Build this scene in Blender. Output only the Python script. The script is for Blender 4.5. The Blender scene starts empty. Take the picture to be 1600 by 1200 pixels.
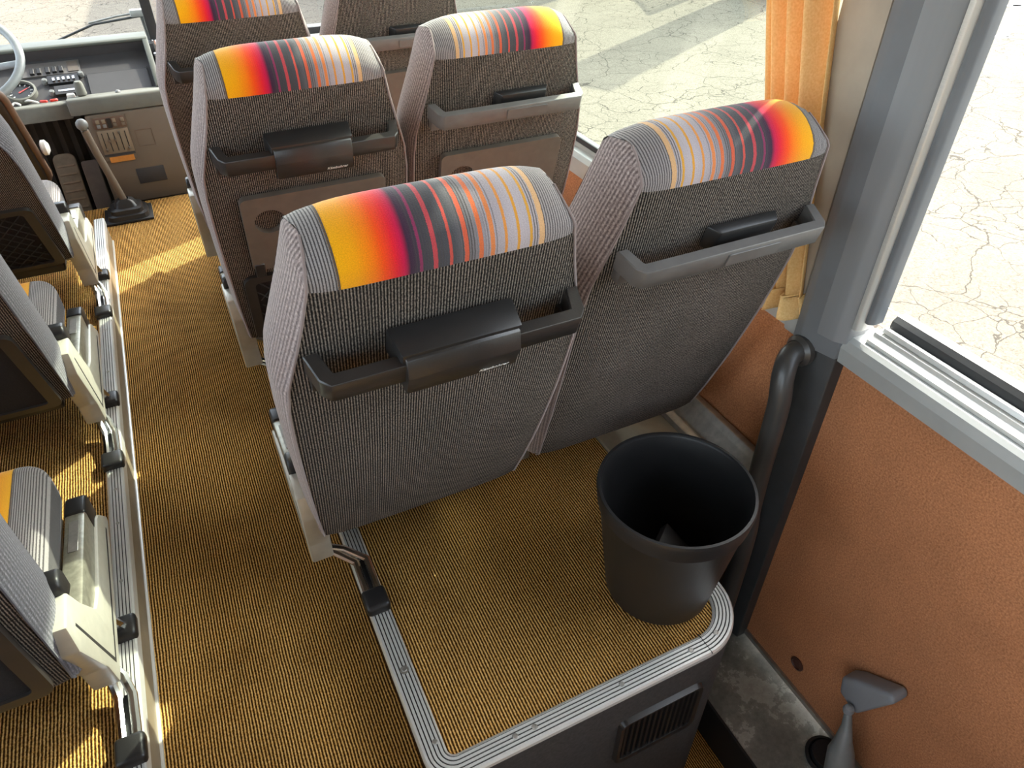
import bpy, bmesh, math, random
from mathutils import Vector, Matrix
random.seed(7)
C = bpy.context.scene.collection
S = bpy.context.scene
sin, cos, pi = math.sin, math.cos, math.pi

# ------------------------------------------------------------------ camera
cam_d = bpy.data.cameras.new('camera'); cam = bpy.data.objects.new('camera', cam_d); C.objects.link(cam)
cam_d.sensor_width = 36.0; cam_d.lens = 1109.0 / 1600.0 * 36.0; cam_d.clip_start = 0.02; cam_d.clip_end = 300
_f = 1109.0
_fy = Vector((113 - 800, 600 + 291, -_f)).normalized()          # bus forward axis in camera space
_up = Vector((0, -_fy.z, _fy.y)).normalized()
_rx = _fy.cross(_up)
R3 = Matrix((_rx, _fy, _up))
cam.matrix_world = Matrix.Translation((0, 0, 1.42)) @ R3.to_4x4()
S.camera = cam

# ------------------------------------------------------------------ light
W = bpy.data.worlds.new('sky'); S.world = W; W.use_nodes = True
nt = W.node_tree; nt.nodes.clear()
wo = nt.nodes.new('ShaderNodeOutputWorld'); wb = nt.nodes.new('ShaderNodeBackground'); ws = nt.nodes.new('ShaderNodeTexSky')
SUN_AZ, SUN_EL = math.radians(29), math.radians(40)               # azimuth from +x towards +y
ws.sky_type = 'NISHITA'; ws.sun_disc = False; ws.sun_elevation = SUN_EL; ws.sun_rotation = pi / 2 - SUN_AZ
ws.air_density = 1.0; ws.dust_density = 2.5; ws.ozone_density = 0.6
wb.inputs['Strength'].default_value = 0.62
hs = nt.nodes.new('ShaderNodeHueSaturation'); hs.inputs['Saturation'].default_value = 0.45
nt.links.new(ws.outputs[0], hs.inputs['Color']); nt.links.new(hs.outputs[0], wb.inputs['Color']); nt.links.new(wb.outputs[0], wo.inputs['Surface'])
sd = bpy.data.lights.new('sun', 'SUN'); sd.energy = 4.8; sd.angle = math.radians(0.55); sd.color = (1.0, 0.93, 0.80)
sun = bpy.data.objects.new('sun', sd); C.objects.link(sun)
_sv = Vector((cos(SUN_AZ) * cos(SUN_EL), sin(SUN_AZ) * cos(SUN_EL), sin(SUN_EL)))
sun.rotation_euler = _sv.to_track_quat('Z', 'Y').to_euler(); sun.location = _sv * 20
S.view_settings.view_transform = 'Standard'; S.view_settings.look = 'None'
S.view_settings.gamma = 1.0; S.view_settings.use_curve_mapping = False
S.view_settings.exposure = 1.2

# ------------------------------------------------------------------ materials
def srgb(r, g, b):
    f = lambda c: (c / 255 / 12.92) if c <= 10 else ((c / 255 + 0.055) / 1.055) ** 2.4
    return (f(r), f(g), f(b), 1)
class N:
    """tiny node helper"""
    def __init__(s, name):
        s.m = bpy.data.materials.new(name); s.m.use_nodes = True; s.t = s.m.node_tree; s.t.nodes.clear()
        s.out = s.t.nodes.new('ShaderNodeOutputMaterial'); s.b = s.t.nodes.new('ShaderNodeBsdfPrincipled')
        s.t.links.new(s.b.outputs[0], s.out.inputs[0])
    def n(s, kind, **kw):
        o = s.t.nodes.new('ShaderNode' + kind)
        for k, v in kw.items(): setattr(o, k, v)
        return o
    def l(s, a, b): s.t.links.new(a, b)
    def set(s, **kw):
        for k, v in kw.items(): s.b.inputs[k.replace('_', ' ')].default_value = v
    def coord(s, which='Object', scale=(1, 1, 1)):
        c = s.n('TexCoord'); mp = s.n('Mapping'); mp.inputs['Scale'].default_value = scale
        s.l(c.outputs[which], mp.inputs[0]); return mp.outputs[0]
    def math(s, op, a, b=None, clamp=False):
        o = s.n('Math', operation=op, use_clamp=clamp)
        for i, v in enumerate((a, b)):
            if v is None: continue
            if isinstance(v, (int, float)): o.inputs[i].default_value = v
            else: s.l(v, o.inputs[i])
        return o.outputs[0]
    def ramp(s, fac, stops, interp='LINEAR'):
        o = s.n('ValToRGB'); cr = o.color_ramp; cr.interpolation = interp
        while len(cr.elements) > 1: cr.elements.remove(cr.elements[-1])
        cr.elements[0].position = stops[0][0]; cr.elements[0].color = stops[0][1]
        for p, c in stops[1:]:
            e = cr.elements.new(p); e.color = c
        s.l(fac, o.inputs[0]); return o
    def mix(s, fac, a, b, blend='MIX'):
        o = s.n('Mix', data_type='RGBA', blend_type=blend)
        for i, v in ((0, fac), (6, a), (7, b)):
            if isinstance(v, (int, float)): o.inputs[i].default_value = v
            elif isinstance(v, tuple): o.inputs[i].default_value = v
            else: s.l(v, o.inputs[i])
        return o.outputs[2]
    def noise(s, vec, scale, detail=2, rough=0.5):
        o = s.n('TexNoise'); o.inputs['Scale'].default_value = scale; o.inputs['Detail'].default_value = detail
        o.inputs['Roughness'].default_value = rough
        if vec is not None: s.l(vec, o.inputs['Vector'])
        return o.outputs[0]
    def bump(s, h, strength=0.3, dist=0.002):
        o = s.n('Bump'); o.inputs['Strength'].default_value = strength; o.inputs['Distance'].default_value = dist
        s.l(h, o.inputs['Height']); s.l(o.outputs[0], s.b.inputs['Normal'])
    def base(s, sock): s.l(sock, s.b.inputs['Base Color'])

def plain(name, col, rough=0.5, metal=0.0, var=0.12, vscale=30, bump=0.0, bscale=300, spec=0.5, aniso=None):
    m = N(name); v = m.coord('Object', aniso or (1, 1, 1))
    nz = m.noise(v, vscale, 4, 0.6)
    lo = tuple(c * (1 - var) for c in col[:3]) + (1,); hi = tuple(min(1, c * (1 + var)) for c in col[:3]) + (1,)
    m.base(m.ramp(nz, [(0.3, lo), (0.7, hi)]).outputs[0])
    m.set(Roughness=rough, Metallic=metal); m.b.inputs['Specular IOR Level'].default_value = spec
    if bump: m.bump(m.noise(v, bscale, 3), bump, 0.001)
    return m.m

M = {}
M['black'] = plain('black_plastic', srgb(34, 33, 33), 0.38, bump=0.15, bscale=500)
M['black_rubber'] = plain('black_rubber', srgb(26, 26, 27), 0.6)
M['bar'] = plain('bar_grey_plastic', srgb(96, 93, 90), 0.42, bump=0.12, bscale=600)
M['bar_black'] = plain('bar_black_plastic', srgb(42, 39, 37), 0.35, bump=0.2, bscale=400)
M['pocket'] = plain('black_pocket_cloth', srgb(30, 29, 30), 0.95, 0, 0.3, 250, bump=0.4, bscale=500)
M['frame_dark'] = plain('pocket_frame_dark', srgb(44, 39, 35), 0.5)
M['tray'] = plain('tray_brown_grey_plastic', srgb(92, 84, 76), 0.5, bump=0.2, bscale=700)
M['alu'] = plain('aluminium', srgb(222, 221, 216), 0.35, 0.45, 0.08, 60, aniso=(30, 1, 30))
M['alu_worn'] = plain('worn_aluminium', srgb(176, 172, 164), 0.42, 0.85, 0.18, 40)
M['cast'] = plain('painted_cast_aluminium', srgb(190, 186, 172), 0.4, 0.35, 0.08, 25)
M['arm_clear'] = plain('scuffed_arm_metal', srgb(150, 147, 132), 0.35, 0.5, 0.25, 60)
M['chrome'] = plain('chrome', srgb(215, 215, 215), 0.15, 1.0, 0.03)
M['groove'] = plain('groove_dark', srgb(52, 50, 48), 0.6, 0.3)
M['pillar'] = plain('pillar_grey', srgb(132, 134, 137), 0.5, 0.0, 0.1, 12, aniso=(1, 1, .1))
M['pillar_dark'] = plain('pillar_dark_grey', srgb(108, 111, 115), 0.5, 0.0, 0.08, 10)
M['frame_taupe'] = plain('window_frame_taupe', srgb(168, 156, 140), 0.42, 0.1, 0.1, 10)
M['sill'] = plain('sill_grey', srgb(168, 170, 168), 0.38, 0.1, 0.06, 10)
M['rubber'] = plain('window_rubber', srgb(52, 53, 54), 0.45)
M['rail_pad'] = plain('handrail_dark', srgb(62, 60, 58), 0.35, 0.0, 0.06)
M['binmat'] = plain('bin_black_plastic', srgb(30, 29, 29), 0.42, bump=0.08, bscale=900)
M['duct'] = plain('duct_beige', srgb(142, 128, 106), 0.5, 0.1, 0.16, 14)
M['dark_side'] = plain('dark_side_panel', srgb(58, 56, 55), 0.85, 0.0, 0.3, 120, bump=0.4)
M['strut'] = plain('strut_grey', srgb(120, 122, 120), 0.45)
M['dash_pale'] = plain('dash_pale_grey', srgb(104, 105, 97), 0.6, 0, 0.1, 20)
M['dash_dark'] = plain('dash_dark_grey', srgb(58, 57, 58), 0.6, 0, 0.08, 20)
M['dash_rim'] = plain('dash_rim_grey_green', srgb(74, 78, 71), 0.6, 0, 0.08, 20)
M['wheel'] = plain('wheel_grey', srgb(132, 138, 138), 0.45)
M['console'] = plain('console_taupe', srgb(106, 94, 80), 0.6, 0, 0.05, 10)
M['console_lt'] = plain('console_light_taupe', srgb(132, 118, 98), 0.55, 0, 0.06)
M['orange_label'] = plain('orange_label', srgb(205, 135, 60), 0.5)
M['pleat'] = plain('pleat_grey_green', srgb(60, 58, 51), 0.8)
M['red'] = plain('red_plastic', srgb(215, 60, 50), 0.4)
M['white'] = plain('white_plastic', srgb(225, 224, 218), 0.45, var=0.04)
M['brown_edge'] = plain('brown_vinyl_edge', srgb(98, 76, 62), 0.5)
M['ceiling'] = plain('ceiling_cream', srgb(176, 168, 154), 0.8, 0, 0.03)
M['lilac'] = plain('lilac_grey_fabric', srgb(150, 145, 152), 0.95, 0, 0.15, 300)
M['wallpaint'] = plain('building_plaster', srgb(205, 198, 184), 0.9, 0, 0.05, 3)
M['badge'] = plain('plug_brown', srgb(78, 48, 38), 0.5)
M['pedal'] = plain('pedal_worn', srgb(120, 112, 96), 0.5, 0.4, 0.2)

def mat_fabric_dark():
    m = N('charcoal_rib_fabric'); uv = m.n('TexCoord').outputs['UV']
    sx = m.n('SeparateXYZ'); m.l(uv, sx.inputs[0])
    rib = m.math('SINE', m.math('MULTIPLY', sx.outputs[0], 2 * pi / (0.0042 / 0.5)))
    mp = m.n('Mapping'); mp.inputs['Scale'].default_value = (1, 0.45, 1); m.l(uv, mp.inputs[0])
    fl = m.noise(mp.outputs[0], 260, 2, 0.7)
    big = m.noise(uv, 5, 3)
    h = m.math('ADD', m.math('MULTIPLY', rib, 0.22), fl)
    c = m.ramp(h, [(0.28, srgb(18, 16, 15)), (0.50, srgb(60, 55, 51)), (0.78, srgb(146, 136, 124))]).outputs[0]
    c = m.mix(1.0, c, m.ramp(big, [(0.3, (0.86, .86, .86, 1)), (0.7, (1.1, 1.08, 1.1, 1))]).outputs[0], 'MULTIPLY')
    m.base(c); m.set(Roughness=0.95); m.b.inputs['Sheen Weight'].default_value = 0.03
    m.b.inputs['Specular IOR Level'].default_value = 0.1
    m.bump(h, 0.5, 0.0015); return m.m
M['fabric'] = mat_fabric_dark()

def mat_fabric_side(name, cols):
    m = N(name); uv = m.n('TexCoord').outputs['UV']
    sx = m.n('SeparateXYZ'); m.l(uv, sx.inputs[0])
    rib = m.math('SINE', m.math('MULTIPLY', sx.outputs[0], 2 * pi / (0.0075)))
    fl = m.noise(uv, 240, 2, 0.7)
    h = m.math('ADD', m.math('MULTIPLY', rib, 0.16), fl)
    m.base(m.ramp(h, [(p, srgb(*c)) for p, c in zip((0.3, 0.6, 0.8), cols)]).outputs[0])
    m.set(Roughness=0.95); m.b.inputs['Sheen Weight'].default_value = 0.4; m.b.inputs['Specular IOR Level'].default_value = 0.1
    m.bump(h, 0.4, 0.0015); return m.m
M['side'] = mat_fabric_side('mauve_grey_side_fabric', ((92, 80, 78), (150, 135, 131), (184, 169, 163)))
M['side_dark'] = mat_fabric_side('blue_grey_side_fabric', ((40, 40, 46), (84, 82, 90), (132, 129, 136)))

def mat_stripe():
    m = N('striped_moquette'); uv = m.n('TexCoord').outputs['UV']
    sx = m.n('SeparateXYZ'); m.l(uv, sx.inputs[0]); u = sx.outputs[0]
    nz = m.noise(uv, 300, 2, 0.8)
    uj = m.math('ADD', u, m.math('MULTIPLY', m.math('SUBTRACT', nz, 0.5), 0.009))   # fuzzy pile edges
    P = lambda x: x / 0.5 + 0.5
    grey = srgb(150, 144, 142)
    base = [(0.0, grey), (P(-.1425), grey), (P(-.1405), srgb(70, 50, 20)), (P(-.138), srgb(238, 170, 12)), (P(-.116), srgb(236, 156, 10)), (P(-.098), srgb(238, 122, 12)),
            (P(-.084), srgb(236, 76, 20)), (P(-.070), srgb(220, 34, 46)), (P(-.060), srgb(190, 22, 70)), (P(-.053), srgb(62, 36, 58)),
            (P(-.036), srgb(66, 62, 68)), (P(.004), srgb(74, 74, 78)), (P(.026), srgb(112, 108, 110)), (P(.052), srgb(158, 150, 154)),
            (P(.09), srgb(180, 170, 174)), (P(.112), srgb(172, 162, 164)), (P(.13), srgb(150, 142, 140)), (1.0, grey)]
    bc = m.ramp(uj, base).outputs[0]
    # fine dark pin lines in the grey fields
    fr = m.math('FRACT', m.math('MULTIPLY', u, 132.0))
    pin = m.math('LESS_THAN', m.math('ADD', fr, m.math('MULTIPLY', m.math('SUBTRACT', nz, 0.5), 0.5)), 0.42)
    g_ = lambda v: (v, v, v, 1)
    msk = m.ramp(u, [(0, g_(1)), (P(-.1405), g_(0)), (P(-.048), g_(.45)), (P(-.030), g_(.8)), (P(-.008), g_(.1)),
                     (P(.012), g_(.8)), (P(.032), g_(.2)), (P(.046), g_(.5)), (P(.062), g_(0)), (P(.108), g_(.8)), (P(.128), g_(.9))], 'CONSTANT').outputs[0]
    bc = m.mix(m.math('MULTIPLY', pin, msk), bc, srgb(72, 68, 68))
    lines = [(-.0404, .0042, (132, 50, 84)), (-.0212, .0046, (182, 70, 76)), (-.0009, .005, (192, 80, 70)), (.0188, .0055, (200, 92, 66)), (.0387, .0055, (206, 108, 66)),
             (.0551, .0055, (212, 128, 76)), (.0734, .005, (210, 140, 70)), (.0912, .0046, (208, 148, 58)), (.108, .0046, (206, 152, 62)), (.1246, .008, (206, 164, 118))]
    st = [(0.0, (0, 0, 0, 0))]
    for f, w, c in lines:
        k = srgb(*c); st.append((P(f - w / 2), k)); st.append((P(f + w / 2), k[:3] + (0,)))
    lr = m.ramp(m.math('ADD', u, m.math('MULTIPLY', m.math('SUBTRACT', nz, 0.5), 0.006)), st, 'CONSTANT')
    bc = m.mix(lr.outputs[1], bc, lr.outputs[0])
    bc = m.mix(1.0, bc, m.ramp(nz, [(0.25, (.72, .72, .72, 1)), (0.75, (1.18, 1.18, 1.18, 1))]).outputs[0], 'MULTIPLY')
    m.base(bc); m.set(Roughness=0.95); m.b.inputs['Sheen Weight'].default_value = 0.2; m.b.inputs['Specular IOR Level'].default_value = 0.1
    m.bump(m.math('ADD', nz, m.math('MULTIPLY', pin, -0.3)), 0.4, 0.0015); return m.m
M['stripe'] = mat_stripe()

def mat_carpet(name, period):
    m = N(name); v = m.coord('Object'); sx = m.n('SeparateXYZ'); m.l(v, sx.inputs[0])
    wob = m.noise(v, 14, 2)
    ph = m.math('ADD', sx.outputs[0], m.math('MULTIPLY', wob, 0.004))
    rib = m.math('SINE', m.math('MULTIPLY', ph, 2 * pi / period))
    mp = m.n('Mapping'); mp.inputs['Scale'].default_value = (1, 0.6, 1); m.l(v, mp.inputs[0])
    fl = m.noise(mp.outputs[0], 330, 2, 0.7)
    h = m.math('ADD', m.math('MULTIPLY', rib, 0.30), fl)
    c = m.ramp(h, [(0.24, srgb(52, 32, 12)), (0.45, srgb(126, 86, 38)), (0.66, srgb(212, 160, 86)), (0.9, srgb(242, 202, 132))]).outputs[0]
    st = m.noise(v, 2.3, 5, 0.65)
    c = m.mix(1.0, c, m.ramp(st, [(0.32, (0.66, .64, .62, 1)), (0.5, (.95, .95, .95, 1)), (0.72, (1.08, 1.06, 1.0, 1))]).outputs[0], 'MULTIPLY')
    m.base(c); m.set(Roughness=0.97); m.b.inputs['Specular IOR Level'].default_value = 0.08
    m.bump(h, 0.75, 0.003); return m.m
M['carpet'] = mat_carpet('ochre_ribbed_carpet', 0.0062)

def mat_vinyl():
    m = N('brown_wall_vinyl'); v = m.coord('Object')
    n1 = m.noise(v, 240, 4, 0.7); n2 = m.noise(v, 4, 4, 0.6)
    c = m.ramp(n1, [(0.3, srgb(142, 90, 58)), (0.55, srgb(190, 130, 90)), (0.8, srgb(214, 162, 122))]).outputs[0]
    c = m.mix(1.0, c, m.ramp(n2, [(0.3, (0.8, .78, .76, 1)), (0.7, (1.08, 1.05, 1.02, 1))]).outputs[0], 'MULTIPLY')
    m.base(c); m.set(Roughness=0.62); m.b.inputs['Specular IOR Level'].default_value = 0.35
    m.bump(n1, 0.25, 0.001); return m.m
M['vinyl'] = mat_vinyl()

def mat_scuffed():
    m = N('scuffed_grey_plate'); v = m.coord('Object')
    n1 = m.noise(v, 7, 6, 0.7); n2 = m.noise(v, 60, 4, 0.7)
    c = m.ramp(n1, [(0.42, srgb(112, 113, 106)), (0.54, srgb(138, 139, 130)), (0.56, srgb(178, 178, 168)), (0.7, srgb(150, 150, 140))]).outputs[0]
    c = m.mix(0.25, c, m.ramp(n2, [(0.3, srgb(60, 58, 52)), (0.7, srgb(150, 150, 144))]).outputs[0])
    m.base(c); m.set(Roughness=0.4, Metallic=0.1); return m.m
M['plate'] = mat_scuffed()

def mat_asphalt():
    m = N('cracked_asphalt'); v = m.coord('Object')
    wn = m.n('TexNoise'); wn.inputs['Scale'].default_value = 1.6; wn.inputs['Detail'].default_value = 5; m.l(v, wn.inputs['Vector'])
    wv = m.n('VectorMath', operation='SCALE'); wv.inputs['Scale'].default_value = 0.55; m.l(wn.outputs['Color'], wv.inputs[0])
    ad = m.n('VectorMath', operation='ADD'); m.l(v, ad.inputs[0]); m.l(wv.outputs[0], ad.inputs[1])
    def crack(sc, w):
        vo = m.n('TexVoronoi', feature='DISTANCE_TO_EDGE'); vo.inputs['Scale'].default_value = sc; m.l(ad.outputs[0], vo.inputs['Vector'])
        return m.math('LESS_THAN', vo.outputs['Distance'], w)
    c1 = crack(0.9, 0.005); c2 = crack(3.4, 0.013)
    gate = m.ramp(m.noise(v, 0.8, 3), [(0.42, (0, 0, 0, 1)), (0.52, (1, 1, 1, 1))]).outputs[0]
    ck = m.math('MAXIMUM', c1, m.math('MULTIPLY', c2, gate))
    gr = m.noise(v, 55, 4, 0.8); pt = m.noise(v, 0.6, 4, 0.6)
    c = m.ramp(gr, [(0.28, srgb(78, 73, 66)), (0.5, srgb(115, 108, 97)), (0.75, srgb(137, 128, 115))]).outputs[0]
    c = m.mix(1.0, c, m.ramp(pt, [(0.3, (0.86, .86, .86, 1)), (0.7, (1.05, 1.05, 1.04, 1))]).outputs[0], 'MULTIPLY')
    c = m.mix(m.math('MULTIPLY', ck, 0.7), c, srgb(50, 46, 42))
    m.base(c); m.set(Roughness=0.95); m.b.inputs['Specular IOR Level'].default_value = 0.05; return m.m
M['asphalt'] = mat_asphalt()

def mat_curtain():
    m = N('orange_curtain_cloth'); v = m.coord('Object')
    nz = m.noise(v, 260, 2); c = m.ramp(nz, [(0.3, srgb(236, 192, 122)), (0.7, srgb(250, 214, 150))]).outputs[0]
    m.base(c); m.set(Roughness=0.9)
    tr = m.n('BsdfTranslucent'); tr.inputs['Color'].default_value = srgb(250, 190, 96)
    mx = m.n('MixShader'); mx.inputs[0].default_value = 0.14
    m.l(m.b.outputs[0], mx.inputs[1]); m.l(tr.outputs[0], mx.inputs[2]); m.l(mx.outputs[0], m.out.inputs[0]); return m.m
M['curtain'] = mat_curtain()

def mat_glass(name, tint):
    m = N(name); m.t.nodes.remove(m.b)
    tr = m.n('BsdfTransparent'); tr.inputs['Color'].default_value = tint
    gl = m.n('BsdfGlossy'); gl.inputs['Roughness'].default_value = 0.02
    lw = m.n('LayerWeight'); lw.inputs['Blend'].default_value = 0.5        # facing = 1 - |cos|, the same from both sides
    fr = m.math('ADD', m.math('MULTIPLY', m.math('POWER', lw.outputs['Facing'], 5.0), 0.9), 0.025)
    mx = m.n('MixShader'); m.l(fr, mx.inputs[0]); m.l(tr.outputs[0], mx.inputs[1]); m.l(gl.outputs[0], mx.inputs[2])
    m.l(mx.outputs[0], m.out.inputs[0]); return m.m
M['glass'] = mat_glass('clear_glass', (0.96, 0.98, 0.97, 1))
M['glass_dark'] = mat_glass('light_cut_glass', (0.35, 0.36, 0.36, 1))  # tint added to unseen rear panes to keep light off the seat backs
M['glass_dim'] = mat_glass('dim_side_glass', (0.70, 0.71, 0.70, 1))
M['glass_tint'] = mat_glass('green_tinted_glass', (0.88, 0.94, 0.90, 1))

# ------------------------------------------------------------------ mesh helpers
class MB:
    def __init__(s): s.bm = bmesh.new()
    def face(s, pts):
        return s.bm.faces.new([s.bm.verts.new(p) for p in pts])
    def box(s, x0, x1, y0, y1, z0, z1, bev=0.0, seg=2):
        t = bmesh.new(); bmesh.ops.create_cube(t, size=1.0)
        for v in t.verts: v.co = Vector(((x0 + x1) / 2 + v.co.x * (x1 - x0), (y0 + y1) / 2 + v.co.y * (y1 - y0), (z0 + z1) / 2 + v.co.z * (z1 - z0)))
        if bev: bmesh.ops.bevel(t, geom=t.edges[:] + t.verts[:], offset=bev, segments=seg, profile=0.5, affect='EDGES', clamp_overlap=True)
        return s.add(t)
    def add(s, t, mat=None):
        mp = {}
        for v in t.verts: mp[v] = s.bm.verts.new(mat @ v.co if mat else v.co)
        for f in t.faces:
            try: s.bm.faces.new([mp[v] for v in f.verts])
            except ValueError: pass
        t.free(); return s
    def prism(s, poly, axis, a, b, bev=0.0, seg=2, mat=None):
        """poly: 2D points in the plane across axis; x: (y,z)  y: (x,z)  z: (x,y)"""
        t = bmesh.new()
        def P(p, h): return {'x': (h, p[0], p[1]), 'y': (p[0], h, p[1]), 'z': (p[0], p[1], h)}[axis]
        va = [t.verts.new(P(p, a)) for p in poly]; vb = [t.verts.new(P(p, b)) for p in poly]
        t.faces.new(va); t.faces.new(vb[::-1]); n = len(poly)
        for i in range(n): t.faces.new([va[i], vb[i], vb[(i + 1) % n], va[(i + 1) % n]])
        bmesh.ops.recalc_face_normals(t, faces=t.faces)
        if bev: bmesh.ops.bevel(t, geom=t.edges[:] + t.verts[:], offset=bev, segments=seg, profile=0.5, affect='EDGES', clamp_overlap=True)
        return s.add(t, mat)
    def tube(s, path, r, n=10, closed=False, flat=1.0):
        path = [Vector(p) for p in path]; rings = []; L = len(path); ref = None
        for i, p in enumerate(path):
            if closed: d = path[(i + 1) % L] - path[i - 1]
            else: d = path[min(i + 1, L - 1)] - path[max(i - 1, 0)]
            d.normalize()
            if ref is None: ref = Vector((0, 0, 1)) if abs(d.z) < 0.9 else Vector((1, 0, 0))
            a = d.cross(ref).normalized(); b = a.cross(d).normalized(); ref = b
            rr = r[i] if isinstance(r, (list, tuple)) else r
            rings.append([s.bm.verts.new(p + a * rr * cos(2 * pi * k / n) + b * rr * flat * sin(2 * pi * k / n)) for k in range(n)])
        for i in range(L if closed else L - 1):
            A, B = rings[i], rings[(i + 1) % L]
            for k in range(n): s.bm.faces.new([A[k], A[(k + 1) % n], B[(k + 1) % n], B[k]])
        if not closed: s.bm.faces.new(rings[0][::-1]); s.bm.faces.new(rings[-1])
        return s
    def lathe(s, prof, n=32, mat=None, cap=True):
        rings = []
        for r, z in prof:
            ring = []
            for k in range(n):
                p = Vector((r * cos(2 * pi * k / n), r * sin(2 * pi * k / n), z)); ring.append(s.bm.verts.new(mat @ p if mat else p))
            rings.append(ring)
        for A, B in zip(rings, rings[1:]):
            for k in range(n): s.bm.faces.new([A[k], A[(k + 1) % n], B[(k + 1) % n], B[k]])
        if cap: s.bm.faces.new(rings[0][::-1]); s.bm.faces.new(rings[-1])
        return s
    def grid(s, rows):
        vs = [[s.bm.verts.new(p) for p in r] for r in rows]
        for A, B in zip(vs, vs[1:]):
            for k in range(len(A) - 1):
                try: s.bm.faces.new([A[k], A[k + 1], B[k + 1], B[k]])
                except ValueError: pass
        return s
    def build(s, name, mat, parent=None, smooth=False, uvf=None, recalc=True, loc=None):
        bmesh.ops.remove_doubles(s.bm, verts=s.bm.verts, dist=1e-6)
        if recalc: bmesh.ops.recalc_face_normals(s.bm, faces=s.bm.faces)
        if uvf:
            ul = s.bm.loops.layers.uv.new('UVMap')
            for f in s.bm.faces:
                for lp in f.loops: lp[ul].uv = uvf(lp.vert.co)
        me = bpy.data.meshes.new(name); s.bm.to_mesh(me); s.bm.free()
        if isinstance(mat, str): mat = M[mat]
        me.materials.append(mat)
        if smooth:
            me.polygons.foreach_set('use_smooth', [True] * len(me.polygons))
            try: me.set_sharp_from_angle(angle=math.radians(38))
            except Exception: pass
        o = bpy.data.objects.new(name, me); C.objects.link(o)
        if parent: o.parent = parent
        if loc: o.location = loc
        return o
def tag(o, label=None, cat=None, group=None, kind=None):
    if label: o['label'] = label
    if cat: o['category'] = cat
    if group: o['group'] = group
    if kind: o['kind'] = kind
    return o
def struct(o, label=None): return tag(o, label, None, None, 'structure')
def empty(name, loc=(0, 0, 0), rz=0):
    o = bpy.data.objects.new(name, None); o.empty_display_size = 0.05; C.objects.link(o); o.location = loc; o.rotation_euler = (0, 0, rz); return o
def bx(name, mat, parent, x0, x1, y0, y1, z0, z1, bev=0.0, seg=2, smooth=False):
    return MB().box(x0, x1, y0, y1, z0, z1, bev, seg).build(name, mat, parent, smooth or bev > 0)
def arc(cx, cy, r, a0, a1, n):
    return [(cx + r * cos(a0 + (a1 - a0) * i / n), cy + r * sin(a0 + (a1 - a0) * i / n)) for i in range(n + 1)]
def rrect(x0, x1, y0, y1, r, n=4):
    return arc(x1 - r, y1 - r, r, 0, pi / 2, n) + arc(x0 + r, y1 - r, r, pi / 2, pi, n) + arc(x0 + r, y0 + r, r, pi, 1.5 * pi, n) + arc(x1 - r, y0 + r, r, 1.5 * pi, 2 * pi, n)
def sweep(mb, path, prof, closed_prof=True):
    """sweep profile (d outward, z) along a 2D path; outward = right of travel"""
    rows = []
    for i, p in enumerate(path):
        a = Vector(path[max(i - 1, 0)]); b = Vector(path[min(i + 1, len(path) - 1)]); d = (b - a).normalized()
        nrm = Vector((d.y, -d.x)); pr = prof + [prof[0]] if closed_prof else prof
        rows.append([(p[0] + nrm.x * q[0], p[1] + nrm.y * q[0], q[1]) for q in pr])
    mb.grid(rows); return mb
def text_mesh(name, txt, size, mat, parent, matrix):
    cu = bpy.data.curves.new(name, 'FONT'); cu.body = txt; cu.size = size; cu.extrude = 0.0002; cu.align_x = 'CENTER'; cu.shear = 0.25
    t = bpy.data.objects.new(name + '_src', cu); C.objects.link(t)
    dg = bpy.context.evaluated_depsgraph_get(); me = bpy.data.meshes.new_from_object(t.evaluated_get(dg))
    bpy.data.objects.remove(t); bpy.data.curves.remove(cu)
    me.transform(matrix); me.materials.clear(); me.materials.append(M[mat]); me.name = name
    o = bpy.data.objects.new(name, me); C.objects.link(o); o.parent = parent; return o

# ================================================================== THE SETTING
XW, XL = 1.12, -1.36            # inner faces of right and left wall
ZP = 0.10                       # platform height above the aisle
XRP, XLP = 0.108, -0.343        # aisle edges of the platforms

# ground outside
g = MB(); g.face([(-60, -60, -1.3), (60, -60, -1.3), (60, 60, -1.3), (-60, 60, -1.3)])
struct(g.build('ground', 'asphalt'), 'pale cracked asphalt lot outside the coach windows')

# aisle floor (solid slab) and front floor
f = MB(); f.box(XLP - 0.01, XRP + 0.01, -2.2, 3.2, -0.12, 0.0)
floor = struct(f.build('floor', 'carpet'), 'ochre ribbed carpet of the centre aisle')
struct(bx('front_floor', 'carpet', None, XL, XW, 3.2, 3.58, -0.12, 0.0), 'ochre ribbed carpet beside the gear lever')
struct(bx('footwell_floor', 'black_rubber', None, XL, XW, 3.58, 4.5, -0.2, -0.1), 'dark footwell floor under the dashboard')

# right platform
RO = 0.055; RR = 0.125; YR = 0.525; XR2 = 0.82
outline = [(XRP, 3.2), (XRP, 2.0)] + arc(XRP + RO, YR + RO, RO, pi, 1.5 * pi, 8) + arc(XR2 - RR, YR + RR, RR, -pi / 2, 0, 12) + [(XR2, 0.90)]
poly = [(x + 0.0, y) for x, y in outline] + [(XR2, 3.2)]
pl = MB(); pl.prism(poly, 'z', -0.14, ZP - 0.006); 
platform_r = struct(pl.build('platform_right', 'carpet'), 'ochre carpeted seat platform with aluminium edging on the right')
face = MB(); sweep(face, [(x, y) for x, y in outline[2:]], [(0.002, -0.7), (0.002, ZP - 0.012), (-0.03, ZP - 0.012), (-0.03, -0.7)])
fc = face.build('riser', 'dark_side', platform_r, True)
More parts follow.
